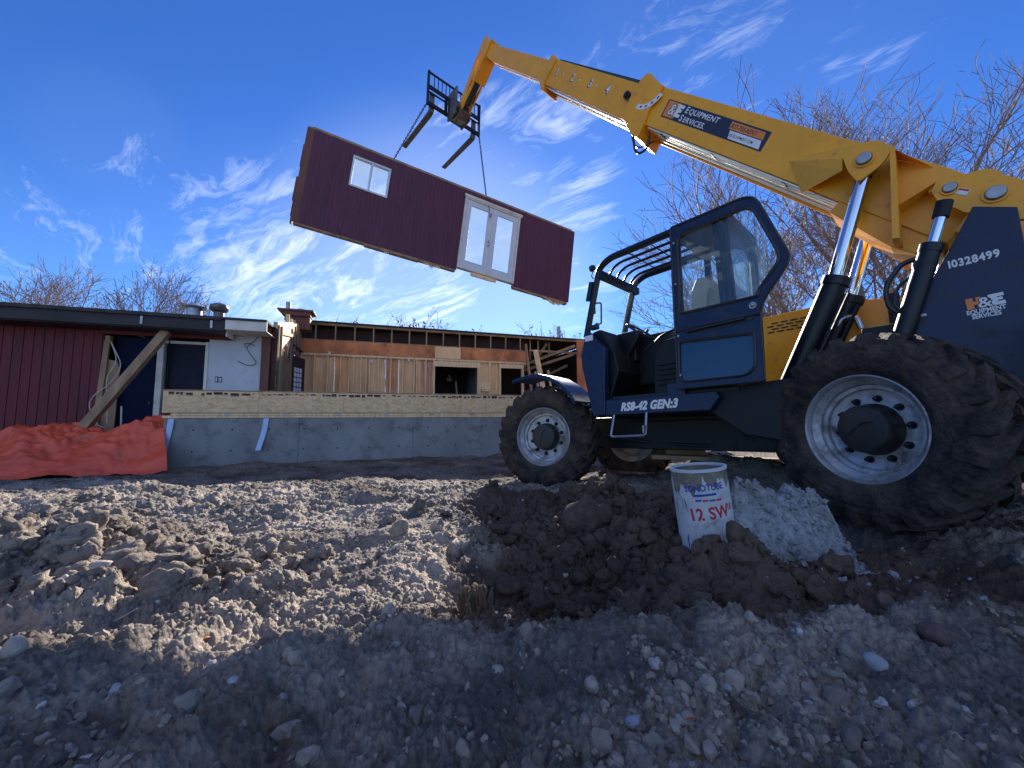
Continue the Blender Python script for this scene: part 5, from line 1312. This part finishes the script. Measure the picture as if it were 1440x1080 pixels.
# thin cirrus: noise on a flat layer overhead, so it recedes towards the horizon
sep = N.new('ShaderNodeSeparateXYZ'); L.new(tc.outputs['Generated'], sep.inputs[0])
def M(op, a, b_=None, c=None):
    n = N.new('ShaderNodeMath'); n.operation = op
    for i, v in enumerate((a, b_, c)):
        if v is None: continue
        if isinstance(v, (int, float)): n.inputs[i].default_value = v
        else: L.new(v, n.inputs[i])
    return n.outputs[0]
zz = M('MAXIMUM', sep.outputs[2], .02); zz = M('ADD', zz, .12)
cx = M('DIVIDE', sep.outputs[0], zz); cy = M('DIVIDE', sep.outputs[1], zz)
cmb = N.new('ShaderNodeCombineXYZ'); L.new(cx, cmb.inputs[0]); L.new(cy, cmb.inputs[1])
mp = N.new('ShaderNodeMapping'); mp0 = N.new('ShaderNodeMapping'); mp0.inputs['Rotation'].default_value = (0,0,R(38)); L.new(cmb.outputs[0], mp0.inputs[0])
mp.inputs['Scale'].default_value = (.55,1.7,1); L.new(mp0.outputs[0], mp.inputs[0])
wn = N.new('ShaderNodeTexNoise'); wn.inputs['Scale'].default_value = 1.3; wn.inputs['Detail'].default_value = 4; L.new(mp.outputs[0], wn.inputs['Vector'])
ws = N.new('ShaderNodeVectorMath'); ws.operation = 'SCALE'; ws.inputs[3].default_value = 1.3; L.new(wn.outputs['Color'], ws.inputs[0])
wa = N.new('ShaderNodeVectorMath'); wa.operation = 'ADD'; L.new(mp.outputs[0], wa.inputs[0]); L.new(ws.outputs[0], wa.inputs[1])
cn = N.new('ShaderNodeTexNoise'); cn.inputs['Scale'].default_value = 3.2; cn.inputs['Detail'].default_value = 14; cn.inputs['Roughness'].default_value = .70; L.new(wa.outputs[0], cn.inputs['Vector'])
def blob(px, py, width, amt):
    d = ray(px, py).normalized()
    dot = N.new('ShaderNodeVectorMath'); dot.operation = 'DOT_PRODUCT'; L.new(tc.outputs['Generated'], dot.inputs[0]); dot.inputs[1].default_value = d
    mr = N.new('ShaderNodeMapRange'); mr.interpolation_type = 'SMOOTHERSTEP'; mr.inputs[1].default_value = math.cos(R(width)); mr.inputs[2].default_value = 1.; mr.inputs[3].default_value = 0; mr.inputs[4].default_value = amt
    L.new(dot.outputs['Value'], mr.inputs[0]); return mr.outputs[0]
cov = None
for bl in ((430,395,20,.92),(570,375,18,.95),(300,370,14,.5),(650,240,14,.62),(760,250,17,.72),(790,400,14,.7),(1000,60,22,.40),(1080,130,16,.40),(950,260,14,.4),(170,205,8,.42),(175,330,5,.6),(40,350,10,.45),(700,460,14,.5),(850,330,12,.4)):
    o_ = blob(*bl); cov = o_ if cov is None else M('MAXIMUM', cov, o_)
db = N.new('ShaderNodeVectorMath'); db.operation = 'DOT_PRODUCT'; L.new(tc.outputs['Generated'], db.inputs[0]); db.inputs[1].default_value = Vector((-.1,-.75,.65)).normalized()  # unseen cloud bank behind the camera, added to lift the fill light
fill_cloud = N.new('ShaderNodeMapRange'); fill_cloud.interpolation_type = 'SMOOTHSTEP'; fill_cloud.inputs[1].default_value = .32; fill_cloud.inputs[2].default_value = .75; fill_cloud.inputs[4].default_value = .84; L.new(db.outputs['Value'], fill_cloud.inputs[0])
cov = M('MAXIMUM', cov, fill_cloud.outputs[0])
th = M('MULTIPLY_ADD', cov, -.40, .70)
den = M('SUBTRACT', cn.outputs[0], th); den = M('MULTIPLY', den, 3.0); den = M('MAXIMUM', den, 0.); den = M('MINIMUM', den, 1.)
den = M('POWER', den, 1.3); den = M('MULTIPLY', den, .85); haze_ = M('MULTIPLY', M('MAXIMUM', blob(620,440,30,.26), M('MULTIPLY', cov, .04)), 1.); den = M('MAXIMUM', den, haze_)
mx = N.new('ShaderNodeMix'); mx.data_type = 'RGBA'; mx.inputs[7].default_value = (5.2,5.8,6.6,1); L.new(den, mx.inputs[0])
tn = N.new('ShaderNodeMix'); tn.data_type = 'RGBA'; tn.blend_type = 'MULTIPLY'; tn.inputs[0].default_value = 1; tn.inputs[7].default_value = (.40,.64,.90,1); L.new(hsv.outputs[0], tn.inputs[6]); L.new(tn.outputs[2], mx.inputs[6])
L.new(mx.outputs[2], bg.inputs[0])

sl = bpy.data.lights.new('sun', 'SUN'); sl.energy = 5.; sl.angle = R(.5); sl.color = (1., .93, .82)
so = bpy.data.objects.new('sun', sl); COL.objects.link(so); so.rotation_euler = sun_dir.to_track_quat('Z', 'Y').to_euler()

cam = bpy.data.cameras.new('camera'); co = bpy.data.objects.new('camera', cam); COL.objects.link(co)
cam.sensor_width = 36; cam.lens = 36*540/1440; cam.clip_end = 3000; cam.clip_start = .02
p = R(4.9); rt = Vector((math.cos(R(.2)), 0, 0)); 
co.matrix_world = Matrix.Rotation(R(90)+p, 4, 'X') @ Matrix.Rotation(R(-.2), 4, 'Z')
scn.camera = co
scn.view_settings.view_transform = 'Standard'; scn.view_settings.look = 'None'; scn.view_settings.exposure = 1.2; scn.view_settings.gamma = 1
